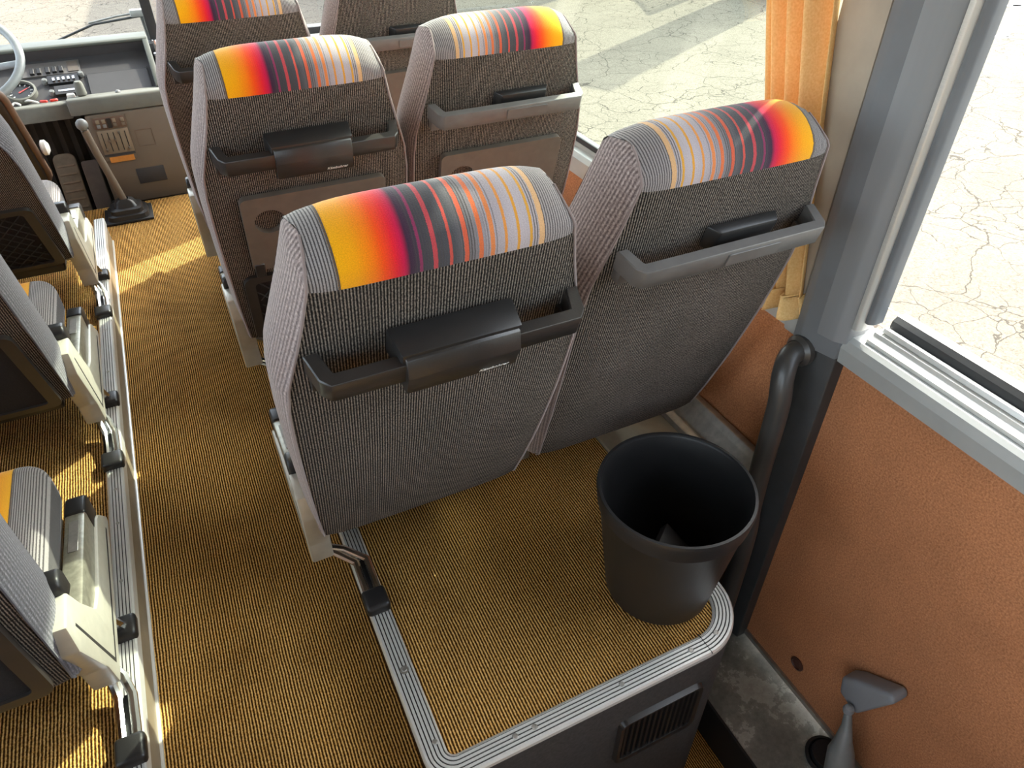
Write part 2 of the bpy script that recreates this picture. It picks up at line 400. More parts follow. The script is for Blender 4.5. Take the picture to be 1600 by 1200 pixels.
# aluminium edging with real grooves
def ridge_profile(w, z, n, depth=0.0022, nose=0.012):
    p = [(0.0, z - nose), (-0.001, z - 0.004), (-0.004, z)]
    p = p + []
    span = w - 0.008; step = span / n
    for i in range(n):
        a = -0.004 - i * step
        p += [(a - step * 0.62, z), (a - step * 0.68, z - depth), (a - step * 0.94, z - depth), (a - step, z)]
    p += [(-w, z - 0.004), (-w, z - nose)]
    return p
ed = MB(); sweep(ed, outline, [(q[0] + 0.004, q[1]) for q in ridge_profile(0.045, ZP + 0.003, 5)])
trim1 = struct(ed.build('trim_1', 'alu'), 'grooved aluminium edging around the right seat platform')
dk = MB(); sweep(dk, outline, [(-0.004, ZP - 0.004), (-0.004, ZP + 0.0014), (-0.036, ZP + 0.0014), (-0.036, ZP - 0.004)])
dk.build('groove_fill', 'groove', trim1)
def screw(x, y, z, parent, r=0.0055):
    m = MB(); m.lathe([(r, 0), (r, 0.001), (r * 0.75, 0.0022)], 14, Matrix.Translation((x, y, z)))
    m.box(x - r * 0.75, x + r * 0.75, y - 0.0006, y + 0.0006, z + 0.0016, z + 0.0024)
    return m.build('screw', 'alu_worn', parent, True)
for x, y in ((0.13, 0.905), (0.13, 0.758), (0.134, 0.60), (0.27, 0.546), (0.31, 0.546), (0.50, 0.546), (0.665, 0.546), (0.735, 0.556), (0.793, 0.70)): screw(x, y, ZP + 0.003, trim1)
m = MB(); m.lathe([(0.009, 0), (0.009, 0.0012), (0.006, 0.0016), (0.005, 0.0003)], 18, Matrix.Translation((0.13, 0.757, ZP + 0.003))); m.build('screw_hole', 'alu_worn', trim1, True)
bx('joint', 'groove', trim1, 0.700, 0.7012, 0.522, 0.569, ZP, ZP + 0.0036)

# vent grille in the rear riser (faces the camera side)
vg = empty('vent_grille', (0.595, YR - 0.004, -0.09))
tag(vg, 'black slotted vent grille in the platform end above the stairwell', 'vent')
mm = MB(); outer = rrect(-0.105, 0.105, -0.088, 0.088, 0.018); inner = rrect(-0.092, 0.092, -0.075, 0.075, 0.012)
n = len(outer)
for i in range(n):
    j = (i + 1) % n
    o0, o1, i0, i1 = outer[i], outer[j], inner[i], inner[j]
    mm.face([(o0[0], 0.004, o0[1]), (o1[0], 0.004, o1[1]), (o1[0] * .97, -0.009, o1[1] * .97), (o0[0] * .97, -0.009, o0[1] * .97)])
    mm.face([(o0[0] * .97, -0.009, o0[1] * .97), (o1[0] * .97, -0.009, o1[1] * .97), (i1[0], -0.007, i1[1]), (i0[0], -0.007, i0[1])])
    mm.face([(i0[0], -0.007, i0[1]), (i1[0], -0.007, i1[1]), (i1[0], 0.006, i1[1]), (i0[0], 0.006, i0[1])])
mm.build('frame', 'bar_black', vg, True)
bx('backing', 'black_rubber', vg, -0.095, 0.095, 0.002, 0.006, -0.078, 0.078)
for i in range(13):
    x = -0.084 + i * 0.014
    bx('slat', 'black', vg, x - 0.003, x + 0.003, -0.005, 0.004, -0.075, 0.075)

# left platform with its rail
pl = MB(); pl.box(XL, XLP - 0.004, -2.2, 3.2, -0.12, ZP - 0.004)
platform_l = struct(pl.build('platform_left', 'carpet'), 'ochre carpeted seat platform on the left')
bx('riser', 'duct', platform_l, XLP - 0.006, XLP + 0.002, -2.2, 3.2, 0.0, ZP - 0.010)
bx('riser_edge', 'alu', platform_l, XLP - 0.002, XLP + 0.008, -2.2, 3.2, 0.0, 0.008, 0.003)
ed = MB(); sweep(ed, [(XLP, -2.2), (XLP, 3.2)], [(q[0] + 0.004, q[1]) for q in ridge_profile(0.042, ZP + 0.010, 5, nose=0.03)])
trim2 = struct(ed.build('trim_2', 'alu'), 'grooved aluminium seat rail along the left platform')
dk = MB(); sweep(dk, [(XLP, -2.2), (XLP, 3.2)], [(-0.004, ZP - 0.004), (-0.004, ZP + 0.0086), (-0.032, ZP + 0.0086), (-0.032, ZP - 0.004)]); dk.build('groove_fill', 'groove', trim2)
for y in (0.98, 1.22, 1.40, 1.52, 2.05, 2.3): screw(XLP - 0.018, y, ZP + 0.010, trim2, 0.004)

# right wall, front of the door
wr = MB(); wr.box(XW, XW + 0.05, 0.78, 4.42, -0.7, 0.60)
struct(wr.build('wall_right', 'vinyl'), 'brown vinyl side wall panel beside the window seats')
struct(bx('wall_header_right', 'ceiling', None, XW - 0.02, XW + 0.06, -2.2, 4.42, 1.93, 2.17), 'cream band above the right windows')
t3 = MB(); t3.prism([(XW + 0.06, 0.55), (XW - 0.022, 0.55), (XW - 0.022, 0.600), (XW - 0.010, 0.612), (XW + 0.012, 0.614), (XW + 0.014, 0.626), (XW + 0.06, 0.626)], 'y', 0.86, 3.32)
trim3 = struct(t3.build('trim_3', 'sill'), 'grey window sill beside the window seats')
bx('rubber_seal', 'rubber', trim3, XW + 0.016, XW + 0.03, 0.96, 3.30, 0.622, 0.642, 0.004)
bx('sill_end_cap', 'sill', trim3, XW - 0.030, XW + 0.02, 0.84, 0.90, 0.545, 0.622, 0.006)
w1 = struct(empty('window_1', (XW + 0.03, 2.13, 0.63)), 'side window beside the seats')
bx('pane', 'glass_tint', w1, -0.003, 0.003, -1.17, 1.17, 0.0, 1.31)
bx('window_frame', 'rubber', w1, -0.012, 0.012, -1.19, 1.19, 1.295, 1.31)
struct(bx('pillar_front', 'pillar', None, XW - 0.02, XW + 0.06, 3.30, 3.53, 0.5, 2.15, 0.01), 'grey window pillar near the front door')
struct(bx('pillar_front_door', 'pillar', None, XW - 0.02, XW + 0.06, 3.74, 4.28, -0.3, 2.15, 0.01), 'grey front door post')
w2 = struct(empty('window_2', (XW + 0.03, 3.88, 0.3)), 'front door glazing on the right')
bx('pane', 'glass', w2, -0.003, 0.003, -0.36, 0.54, 0.31, 1.63); bx('window_frame', 'rubber', w2, -0.02, 0.02, -0.35, -0.14, 0.30, 0.33)

# the big pillar between side window and rear door
pb = struct(empty('pillar_door', (XW, 0.83, 0.0)), 'wide grey pillar between side window and rear door')
m = MB(); m.prism([(0.058, -0.025), (0.125, -0.025), (0.13, -0.018), (0.13, 0.05), (0.058, 0.05)][::1] if False else [(-0.03, 0.040), (-0.022, 0.146), (0.03, 0.150), (0.03, 0.040)], 'z', 0.60, 2.15, 0.004); m.build('window_frame', 'frame_taupe', pb, True)
m = MB(); m.prism([(-0.036, -0.080), (-0.05, -0.03), (-0.055, 0.0), (-0.05, 0.022), (-0.020, 0.040), (0.04, 0.040), (0.04, -0.080)], 'z', 0.56, 2.15, 0.003); m.build('post', 'pillar_dark', pb, True)
m = MB(); m.prism([(-0.030, -0.080), (-0.044, -0.03), (-0.046, 0.0), (-0.04, 0.014), (0.04, 0.014), (0.04, -0.080)], 'z', -0.45, 0.57, 0.003); m.build('lower_post', 'rubber', pb, True)
m = MB(); m.prism([(-0.030, -0.088), (-0.044, -0.07), (-0.051, -0.03), (0.02, -0.028), (0.02, -0.088)], 'z', 0.60, 2.15, 0.004); m.build('door_post', 'pillar', pb, True)
m = MB(); m.prism([(-0.020, -0.104), (-0.030, -0.098), (-0.030, -0.088), (0.012, -0.088), (0.012, -0.104)], 'z', 0.64, 2.15, 0.002); m.build('bright_strip', 'alu', pb, True)
m = MB(); m.prism([(-0.012, -0.120), (-0.022, -0.114), (-0.022, -0.104), (0.012, -0.104), (0.012, -0.120)], 'z', 0.66, 2.15, 0.003); m.build('rubber_seal', 'pillar_dark', pb, True)

# rear door: vinyl panel, sill, pane
d1 = struct(empty('door_1', (XW, 0.22, -0.43)), 'brown padded rear door with window')
bx('panel', 'vinyl', d1, 0.0, 0.05, -0.62, 0.545, 0.0, 0.99)
bx('bottom_strip', 'alu_worn', d1, -0.008, 0.004, -0.62, 0.53, -0.012, 0.006, 0.002)
m = MB(); m.prism([(0.05, 0.985), (-0.026, 0.985), (-0.030, 1.02), (-0.024, 1.038), (-0.014, 1.044), (0.05, 1.044)], 'y', -0.62, 0.545); m.build('sill', 'sill', d1)
m = MB(); m.prism([(0.06, 1.044), (-0.004, 1.044), (-0.004, 1.052), (0.010, 1.056), (0.012, 1.064), (0.06, 1.064)], 'y', -0.62, 0.50); m.build('sill_step', 'alu', d1)
m = MB(); m.prism([(0.07, 1.064), (0.034, 1.064), (0.038, 1.088), (0.048, 1.096), (0.07, 1.096)], 'y', -0.62, 0.49); m.build('rubber_seal', 'rubber', d1)
m = MB(); m.prism([(0.022, 1.0645), (0.018, 1.068), (0.022, 1.076), (0.030, 1.076), (0.032, 1.0645)], 'y', -0.62, 0.49); m.build('bright_strip', 'alu', d1)
bx('pane', 'glass', d1, 0.062, 0.068, -0.62, 0.60, 1.09, 2.37)
m = MB(); m.lathe([(0.020, 0.0), (0.020, 0.004), (0.015, 0.006), (0.013, 0.003)], 24, Matrix.Translation((0, 0.355, 0.09)) @ Matrix.Rotation(-pi / 2, 4, 'Y')); m.build('plug', 'badge', d1, True)
struct(bx('wall_rear_right', 'vinyl', None, XW, XW + 0.05, -2.2, -0.42, -0.7, 0.62), 'brown vinyl wall behind the rear door')
w5 = struct(empty('window_3', (XW + 0.03, -1.3, 0.62)), 'side window behind the rear door'); bx('pane', 'glass_dark', w5, -0.003, 0.003, -0.88, 0.88, 0.0, 1.32)
struct(bx('pillar_rear', 'pillar', None, XW - 0.02, XW + 0.05, -0.46, -0.38, 0.56, 2.15), 'grey pillar behind the rear door')

# stairwell
struct(bx('stair_plate', 'plate', None, 0.895, XW + 0.02, -0.45, 0.80, -0.50, -0.45), 'scuffed grey metal step plate along the rear door')
struct(bx('stair_tread', 'carpet', None, 0.10, 0.889, -0.45, 0.79, -0.66, -0.60), 'dark carpeted lower step of the rear stairwell')
bx('plate_edge', 'black_rubber', bpy.data.objects['stair_plate'], 0.889, 0.896, -0.45, 0.80, -0.60, -0.447)
struct(bx('stair_side', 'dark_side', None, 0.10, 0.112, -2.2, 0.53, -0.70, -0.002), 'dark side wall of the rear stairwell')
struct(bx('stair_back', 'dark_side', None, 0.0, XW, 0.79, 0.80, -0.70, -0.02), 'dark wall behind the handrail in the stairwell')
struct(bx('stair_rear', 'dark_side', None, 0.1, XW, -0.47, -0.45, -0.70, 0.1), 'rear wall of the stairwell')
struct(bx('stair_floor', 'black_rubber', None, 0.0, XW + 0.05, -0.47, 0.82, -0.74, -0.66), 'dark floor of the rear stairwell')
struct(bx('rear_floor', 'carpet', None, 0.1, XW, -2.2, -0.45, 0.04, 0.1), 'carpeted floor behind the stairwell')

# heater duct along the wall
hd = empty('heater_duct', (0.97, 0.82, 0.0)); tag(hd, 'beige heater duct with aluminium ridge at the foot of the brown wall', 'duct')
bx('body', 'duct', hd, -0.148, 0.148, 0.0, 2.3, -0.02, 0.105, 0.004)
m = MB(); m.prism([(0.06, 0.10), (0.055, 0.128), (0.075, 0.135), (0.085, 0.122), (0.118, 0.160), (0.128, 0.178), (0.146, 0.178), (0.146, 0.10)], 'y', 0.012, 2.3, 0.002); m.build('ridge', 'alu_worn', hd, True)
bx('end_plate', 'dark_side', hd, -0.145, 0.146, -0.006, 0.0, -0.30, 0.06)
bx('end_strip', 'duct', hd, -0.10, 0.146, -0.014, -0.002, 0.03, 0.055, 0.003)
bx('bracket_foot', 'alu', hd, -0.145, -0.10, 0.22, 0.28, 0.104, 0.114, 0.003)

# left wall, roof, ends of the coach (they shape the light)
struct(bx('wall_left', 'vinyl', None, XL - 0.05, XL, -2.2, 4.42, -0.7, 0.62), 'brown vinyl wall on the left')
struct(bx('wall_header_left', 'ceiling', None, XL - 0.06, XL + 0.02, -2.2, 4.42, 1.93, 2.17), 'cream band above the left windows')
for i, (a, b) in enumerate(((-2.1, -0.6), (-0.5, 1.2), (1.3, 3.0), (3.1, 4.3))):
    w = struct(empty('window_%d' % (4 + i), (XL - 0.03, (a + b) / 2, 0.62)), 'window in the left wall'); bx('pane', 'glass', w, -0.003, 0.003, (a - b) / 2, (b - a) / 2, 0, 1.32)
    struct(bx('pillar_left', 'pillar', None, XL - 0.05, XL + 0.02, b, b + 0.10, 0.6, 1.95), 'grey pillar in the left wall')
struct(bx('ceiling', 'ceiling', None, XL - 0.06, XW + 0.06, -2.25, 4.46, 2.15, 2.2), 'cream ceiling of the coach')
struct(bx('wall_rear', 'ceiling', None, XL, XW, -2.28, -2.2, -0.7, 0.9), 'rear wall of the coach')
w9 = struct(empty('window_8', (-0.12, -2.24, 0.9)), 'rear window of the coach'); bx('pane', 'glass_dark', w9, -1.2, 1.2, -0.003, 0.003, 0, 1.25)
# windscreen
struct(bx('wall_front', 'rubber', None, XL, XW, 4.44, 4.50, -0.7, 0.44), 'dark lower front wall under the windscreen')
wsn = struct(empty('window_9', (0, 4.47, 0.44)), 'split windscreen with dark centre divider')
for a, b in ((XL, 0.045), (0.095, XW)): bx('pane', 'glass', wsn, a, b, -0.003, 0.003, 0.0, 1.71)
bx('centre_divider', 'rubber', wsn, 0.045, 0.095, -0.02, 0.02, -0.02, 1.71, 0.006)
bx('lower_frame', 'rubber', wsn, XL, XW, -0.06, 0.02, -0.01, 0.05, 0.012)
bx('lower_lip', 'sill', wsn, 0.06, XW, -0.12, -0.06, -0.02, 0.015, 0.004)
bx('front_shelf', 'dash_dark', wsn, 0.06, XW, -0.42, -0.12, -0.5, -0.03, 0.01)

# ================================================================== SEATS
WT = [(-0.03, .205), (0.0, .208), (0.1, .215), (0.3, .223), (0.45, .226), (0.54, .224), (0.60, .208), (0.66, .192), (0.73, .177), (0.76, .174), (0.775, .170), (0.785, .166), (0.83, .160)]
def wv(v):
    if v <= WT[0][0]: return WT[0][1]
    for (a, wa), (b, wb_) in zip(WT, WT[1:]):
        if v <= b: return wa + (wb_ - wa) * (v - a) / (b - a)
    return WT[-1][1]
REAR = [(0.035, -0.035), (0.008, -0.022), (-0.004, 0.0), (-0.010, 0.08), (-0.016, 0.2), (-0.018, 0.35), (-0.014, 0.5), (-0.008, 0.62), (0.0, 0.73)]
TOP = [(0.0, 0.73)] + [(0.065 - 0.065 * cos(math.radians(a)), 0.729 + 0.056 * sin(math.radians(a))) for a in (14, 28, 42, 56, 70, 84, 98, 112, 126, 140, 154, 168)]
FRONT = [TOP[-1], (0.131, 0.70), (0.131, 0.60), (0.128, 0.45), (0.125, 0.28), (0.135, 0.12), (0.12, 0.0), (0.09, -0.03), (0.035, -0.035)]
def sdrop(v):                                                       # seam sinks at the rounded top corners
    q = max(0.0, min(1.0, (v - 0.735) / 0.047)); return 0.020 * q * q * (3 - 2 * q)
def make_seat(name, label, cat, group, cx, y0, th, stripe_side, bracket_side, bar=None, tray=False, pocket=None, brand=False):
    """stripe_side / bracket_side: -1 left, +1 right, 0 none; origin on the platform under the lower back edge"""
    root = empty(name, (cx, y0, ZP)); tag(root, label, cat, group)
    t = math.radians(th); ct, st_ = cos(t), sin(t); zb = 0.20
    def L(x, n, v): return Vector((x, n * ct - v * st_, zb + v * ct + n * st_))
    def inv(p):
        y, z = p.y, p.z - zb; return p.x, y * ct + z * st_, -y * st_ + z * ct
    NX = 22
    def strip(prof):
        rows = []
        for nn, v in prof:
            w = wv(v); row = []
            for k in range(NX + 1):
                s_ = -1 + 2 * k / NX; e = abs(s_) ** 8 * 0.007
                d = e * max(-1.0, min(1.0, (0.065 - nn) / 0.04))
                row.append(L(w * s_, nn + d, v - sdrop(v) * abs(s_) ** 5))
            rows.append(row)
        return MB().grid(rows)
    def uv_back(p):
        x, n_, v = inv(p); return (x / 0.5 + 0.5, v / 0.5)
    sgn = 1 if stripe_side < 0 else -1
    def uv_stripe(p):
        x, n_, v = inv(p); return (sgn * x / 0.5 + 0.5, (v + n_) / 0.5)
    def dens(pr):                                                     # denser profile for smooth curves
        o = [pr[0]]
        for a, b in zip(pr, pr[1:]): o += [((a[0] + b[0]) / 2, (a[1] + b[1]) / 2), b]
        return o
    bp = strip(dens(REAR)).build('back_panel', 'fabric', root, True, uv_back)
    strip(TOP + FRONT[1:]).build('striped_cover', 'stripe', root, True, uv_stripe)
    # side panels between rear and front seams
    rear = REAR + TOP[1:8]; front = FRONT[::-1] + TOP[::-1][1:6]
    def samp(pl, k):
        d = [0]
        for a, b in zip(pl, pl[1:]): d.append(d[-1] + math.hypot(a[0] - b[0], a[1] - b[1]))
        x = k * d[-1]
        for i in range(len(pl) - 1):
            if x <= d[i + 1] + 1e-9:
                f_ = (x - d[i]) / max(1e-9, d[i + 1] - d[i]); return (pl[i][0] + (pl[i + 1][0] - pl[i][0]) * f_, pl[i][1] + (pl[i + 1][1] - pl[i][1]) * f_)
        return pl[-1]
    for sd_ in (-1, 1):
        rows = []; K = 34; Q = 6
        for i in range(K + 1):
            a = samp(rear, i / K); b = samp(front, i / K); row = []
            for q in range(Q + 1):
                r_ = q / Q; nn = a[0] + (b[0] - a[0]) * r_; v = a[1] + (b[1] - a[1]) * r_
                e = 0.007; w = wv(v) + 0.012 * sin(pi * r_) * min(1, 5 * (1 - i / K) + 0.1)
                nn2 = nn + (e if q == 0 else (-e if q == Q else 0))
                row.append(L(sd_ * w, nn2, v - sdrop(v)))
            rows.append(row)
        sp = MB().grid(rows).build('side_panel', 'side' if cx > 0 else 'side_dark', root, True, lambda p: (inv(p)[1] * 1.0 + 0.25 * inv(p)[2] * 0, inv(p)[2]))
        pip = [L(sd_ * (wv(v) + 0.001), nn + 0.0065, v - sdrop(v)) for nn, v in dens(REAR)[2:] + TOP[1:7]]
        MB().tube(pip, 0.0022, 6).build('piping', 'side' if cx > 0 else 'side_dark', sp, True)
    # grab bar
    if bar:
        bm_ = 'bar_black' if bar == 'box' else 'bar'
        vb = 0.600
        yo = [(-.197, -0.004), (-.188, -0.046), (-.176, -0.060), (.176, -0.060), (.188, -0.046), (.197, -0.004), (.178, -0.004), (.168, -0.040), (-.168, -0.040), (-.178, -0.004)]
        mat4 = Matrix(((1, 0, 0, 0), (0, ct, -st_, 0), (0, st_, ct, zb), (0, 0, 0, 1)))
        b = MB(); b.prism([(x, n_ - 0.006) for x, n_ in yo], 'z', vb, vb + 0.036, 0.0018, 1, mat4); gb = b.build('grab_bar', bm_, root, True)
        for s_ in (-1, 1):
            h = MB(); h.prism([(s_ * .182 - .011, -0.03), (s_ * .182 + .011, -0.03), (s_ * .182 + .011, -0.010), (s_ * .182 - .011, -0.010)], 'z', vb - 0.022, vb + 0.002, 0.002, 2, mat4); h.build('hook', bm_, gb, True)
        a = MB(); a.prism([(-.084, -.062), (.084, -.062), (.090, -0.012), (-.090, -0.012)], 'z', vb + 0.004, vb + 0.052, 0.004, 2, mat4)
        if bar != 'box':
            a.bm.free(); a = MB(); a.prism([(-.02, -.034), (.095, -.034), (.108, -0.012), (-.035, -0.012)], 'z', vb + 0.002, vb + 0.046, 0.004, 2, mat4)
        a.build('ashtray_body', 'black', gb, True)
        if bar == 'box':
            a = MB(); pts = [(-0.050, vb + 0.048), (-0.066, vb + 0.046), (-0.078, vb + 0.020), (-0.072, vb - 0.022), (-0.062, vb - 0.026), (-0.050, vb - 0.026)]
            a.prism([(p[0], p[1]) for p in pts], 'x', -0.080, 0.080, 0.0016, 1, mat4); lid = a.build('ashtray_lid', 'bar_black', gb, True)
            if brand:
                p0, p1 = Vector((-0.078, vb + 0.020)), Vector((-0.072, vb - 0.022))
                up_ = (p0 - p1).normalized()
                ctr = p1 + (p0 - p1) * 0.16; nrm = Vector((-up_.y, up_.x))
                if nrm.x > 0: nrm = -nrm
                ctr = ctr + nrm * 0.0006
                U = Vector((0, up_.x, up_.y)); Nn = Vector((0, nrm.x, nrm.y))
                mt = mat4 @ Matrix(((1, 0, Nn.x, 0.045), (0, U.y, Nn.y, ctr.x), (0, U.z, Nn.z, ctr.y), (0, 0, 0, 1)))
                text_mesh('lettering', 'Kässbohrer', 0.0095, 'white', lid, mt)
        else:
            a = MB(); a.prism(rrect(-0.02, 0.085, vb + 0.006, vb + 0.030, 0.003), 'y', -0.0685, -0.060, 0.001, 1, mat4); a.build('ashtray_lid', 'bar', gb, True)
    if tray:
        mat4 = Matrix(((1, 0, 0, 0), (0, ct, -st_, 0), (0, st_, ct, zb), (0, 0, 0, 1)))
        outer = rrect(-0.165, 0.165, 0.285, 0.505, 0.014, 5); cxh, czh, rh = -0.108, 0.433, 0.034
        cir = [(cxh + rh * cos(2 * pi * k / 28), czh + rh * sin(2 * pi * k / 28)) for k in range(28)]
        b = MB(); n0, n1 = -0.034, -0.019
        T = lambda p, n_: mat4 @ Vector((p[0], n_, p[1]))
        loops = []
        for nn in (n0, n1):
            vo = [b.bm.verts.new(T(p, nn)) for p in outer]; vi = [b.bm.verts.new(T(p, nn)) for p in cir]; loops.append((vo, vi))
            eds = [b.bm.edges.new((q[k], q[(k + 1) % len(q)])) for q in (vo, vi) for k in range(len(q))]
            bmesh.ops.triangle_fill(b.bm, use_beauty=True, edges=eds)
        for q in (0, 1):
            A_, B_ = loops[0][q], loops[1][q]
            for k in range(len(A_)): b.bm.faces.new([A_[k], A_[(k + 1) % len(A_)], B_[(k + 1) % len(A_)], B_[k]])
        tr = b.build('tray_table', 'tray', root)
        for s_ in (-1, 1):
            h = MB(); h.prism([(s_ * .150 - .012, -0.036), (s_ * .150 + .012, -0.036), (s_ * .150 + .012, -0.014), (s_ * .150 - .012, -0.014)], 'z', 0.262, 0.306, 0.002, 1, mat4); h.build('hinge', 'bar_black', tr, True)
    if pocket:
        mat4 = Matrix(((1, 0, 0, 0), (0, ct, -st_, 0), (0, st_, ct, zb), (0, 0, 0, 1)))
        pk = MB(); vt = 0.255 if tray else 0.34; o = rrect(-0.195, 0.195, 0.022, vt, 0.022, 4); i_ = rrect(-0.170, 0.170, 0.046, vt - 0.018, 0.012, 4); nn = len(o)
        T = lambda p, n_: mat4 @ Vector((p[0], n_, p[1]))
        for i in range(nn):
            j = (i + 1) % nn
            pk.face([T(o[i], -0.016), T(o[j], -0.016), T(o[j], -0.028), T(o[i], -0.028)])
            pk.face([T(o[i], -0.028), T(o[j], -0.028), T(i_[j], -0.030), T(i_[i], -0.030)])
            pk.face([T(i_[i], -0.030), T(i_[j], -0.030), T(i_[j], -0.017), T(i_[i], -0.017)])
        pf = pk.build('pocket_frame', 'frame_dark', root, True)
        if pocket == 'net':
            bc_ = MB(); bc_.face([T((-0.17, 0.044), -0.0185), T((0.17, 0.044), -0.0185), T((0.17, vt - 0.017), -0.0185), T((-0.17, vt - 0.017), -0.0185)]); bc_.build('pocket_cloth', 'pocket', pf, False, uv_back)
            nb = MB()                                                 # elastic net, crossing cords
            va, vz = 0.046, vt - 0.018
            for d in (-1, 1):
                for k in range(-8, 18):
                    pts = []
                    for q in range(13):
                        v = va + (vz - va) * q / 12; x = -0.17 + 0.034 * k + d * (v - va) * 0.85
                        if abs(x) <= 0.170: pts.append(T((x, v), -0.026 - 0.004 * sin(pi * q / 12)))
                    if len(pts) > 2: nb.tube(pts, 0.0016, 5)
            net = nb.build('net', 'black_rubber', pf, True); net['kind'] = 'stuff'
        else:
            so_ = MB(); so_.grid([[T((-0.172 + 0.344 * k / 10, 0.044 + (vt - 0.060) * q / 8), -0.024 - 0.003 * sin(pi * q / 8) * sin(pi * k / 10)) for k in range(11)] for q in range(9)]); so_.build('pocket_cloth', 'pocket', pf, True, uv_back)
    # cushion
    b = MB(); b.box(-0.192, 0.192, 0.02, 0.485, 0.17, 0.305, 0.045, 5)
    b.build('seat_cushion', 'stripe', root, True, lambda p: (sgn * p.x / 0.5 + 0.5 if p.z > 0.2 else 0.02, p.y / 0.5))
    bx('seat_pan', 'black', root, -0.17, 0.17, 0.06, 0.46, 0.13, 0.175, 0.01)
    bx('crossbar', 'alu_worn', root, -0.215, 0.215, 0.20, 0.235, 0.10, 0.135, 0.006)
    if bracket_side:
        s_ = bracket_side
        def sx(a, b): return (s_ * a, s_ * b) if s_ > 0 else (s_ * b, s_ * a)
        a_, b_ = sx(0.196, 0.243)
        m_ = MB(); m_.prism([(-0.004, 0.262), (0.002, 0.322), (0.076, 0.322), (0.100, 0.262), (0.140, 0.190), (0.150, 0.080), (0.085, 0.060), (0.060, 0.062), (0.052, 0.128), (0.044, 0.142)], 'x', a_, b_, 0.005, 2)
        sp = m_.build('side_plate', 'cast', root, True)
        a_, b_ = sx(0.219, 0.2425)
        m_ = MB(); m_.prism([(0.11, 0.225), (0.150, 0.178), (0.200, 0.165), (0.405, 0.160), (0.425, 0.150), (0.468, 0.100), (0.46, 0.088), (0.09, 0.061)], 'x', a_, b_, 0.004, 2); m_.build('front_arm', 'cast', sp, True)
        a_, b_ = sx(0.2427, 0.2434)
        m_ = MB(); m_.prism([(0.032, 0.285), (0.038, 0.285), (0.094, 0.092), (0.42, 0.112), (0.42, 0.106), (0.088, 0.085)], 'x', a_, b_); m_.build('groove_line', 'groove', sp)
        m_ = MB(); m_.lathe([(0.007, 0), (0.007, 0.004), (0.004, 0.007)], 12, Matrix.Translation((s_ * 0.219, 0.385, 0.150)) @ Matrix.Rotation(-s_ * pi / 2, 4, 'Y')); m_.build('bolt', 'black', sp, True)
        # armrest folded down beside the cushion
        a_, b_ = sx(0.198, 0.236)
        m_ = MB(); m_.prism([(0.100, 0.232), (0.385, 0.212), (0.385, 0.150), (0.13, 0.165)], 'x', a_, b_, 0.006, 2); ar = m_.build('armrest', 'arm_clear', root, True)
        m_ = MB(); m_.prism([(0.375, 0.216), (0.430, 0.211), (0.442, 0.200), (0.442, 0.142), (0.375, 0.148)], 'x', a_ - 0.001, b_ + 0.001, 0.007, 3); m_.build('end_cap', 'black', ar, True)
        a2, b2 = sx(0.208, 0.226); m_ = MB(); m_.prism([(0.265, 0.2225), (0.355, 0.2162), (0.355, 0.2148), (0.265, 0.2211)], 'x', a2, b2, 0.0006, 1); m_.build('inlay', 'alu_worn', ar, True)
        a_, b_ = sx(0.190, 0.240); m_ = MB(); m_.prism([(0.070, 0.300), (0.074, 0.340), (0.084, 0.350), (0.112, 0.348), (0.120, 0.330), (0.118, 0.29)], 'x', a_, b_, 0.009, 3); m_.build('pivot_cover', 'black', ar, True)
        # leg down to the rail: two chrome tubes with a dark web, black clamps
        xr = (XRP + 0.018 - cx) if s_ < 0 else (XLP - 0.018 - cx)
        xt = s_ * 0.222
        lg = MB()
        for dx in (-0.012, 0.012):
            lg.tube([(xt + dx * .6, 0.10, 0.06), (xt * .5 + xr * .5 + dx * .9, 0.085, 0.045), (xr + dx, 0.05, 0.028), (xr + dx, -0.01, 0.018), (xr + dx, -0.05, 0.016)], 0.0085, 8)
        leg = lg.build('leg', 'chrome', root, True)
        bx('leg_web', 'black_rubber', leg, xr - 0.012, xr + 0.012, -0.05, 0.06, 0.006, 0.018)
        for yy in (-0.055, 0.215):
            c_ = MB(); c_.box(xr - 0.026, xr + 0.026, yy - 0.028, yy + 0.028, 0.001, 0.030, 0.009, 3); c_.build('clamp', 'black', root, True)
        fl = MB(); fl.tube([(xt, 0.20, 0.09), (xr, 0.215, 0.02)], 0.012, 8); fl.build('leg', 'chrome', root, True)
    else:
        bx('leg', 'alu_worn', root, -0.162, -0.138, 0.18, 0.26, 0.0, 0.12, 0.004); (bx('wall_mount', 'alu_worn', root, 0.15, XW - 0.002 - cx, 0.20, 0.235, 0.10, 0.135, 0.004) if cx > 0 else None)
    return root

GR = 'grey coach seats with striped headrests'
make_seat('coach_seat', 'nearest aisle seat with colourful striped headrest, black ashtray on its bar and no tray', 'seat', GR, 0.270, 0.98, 20, -1, -1, 'box', brand=True)
make_seat('coach_seat', 'nearest window seat by the orange curtain, grey grab bar and no tray', 'seat', GR, 0.760, 1.00, 17.5, 1, 0, 'flat')
make_seat('coach_seat', 'middle-row aisle seat with tray table and ashtray box above it', 'seat', GR, 0.260, 1.75, 19, -1, -1, 'box', True, 'net', True)
make_seat('coach_seat', 'middle-row window seat with brightly lit headrest and tray table', 'seat', GR, 0.742, 1.76, 16.5, 1, 0, 'flat', True, 'net')
make_seat('coach_seat', 'front-row aisle seat beside the dashboard console', 'seat', GR, 0.246, 2.49, 20, -1, -1, 'box', True, 'net')
make_seat('coach_seat', 'front-row window seat, its headrest cut by the top of the picture', 'seat', GR, 0.726, 2.49, 16.5, 1, 0, 'flat', True, 'net')
make_seat('coach_seat', 'left-hand seat nearest the viewer, metal armrest with black cap at lower left', 'seat', GR, -0.600, 0.87, 6, 1, 1, 'box', False, 'cloth')
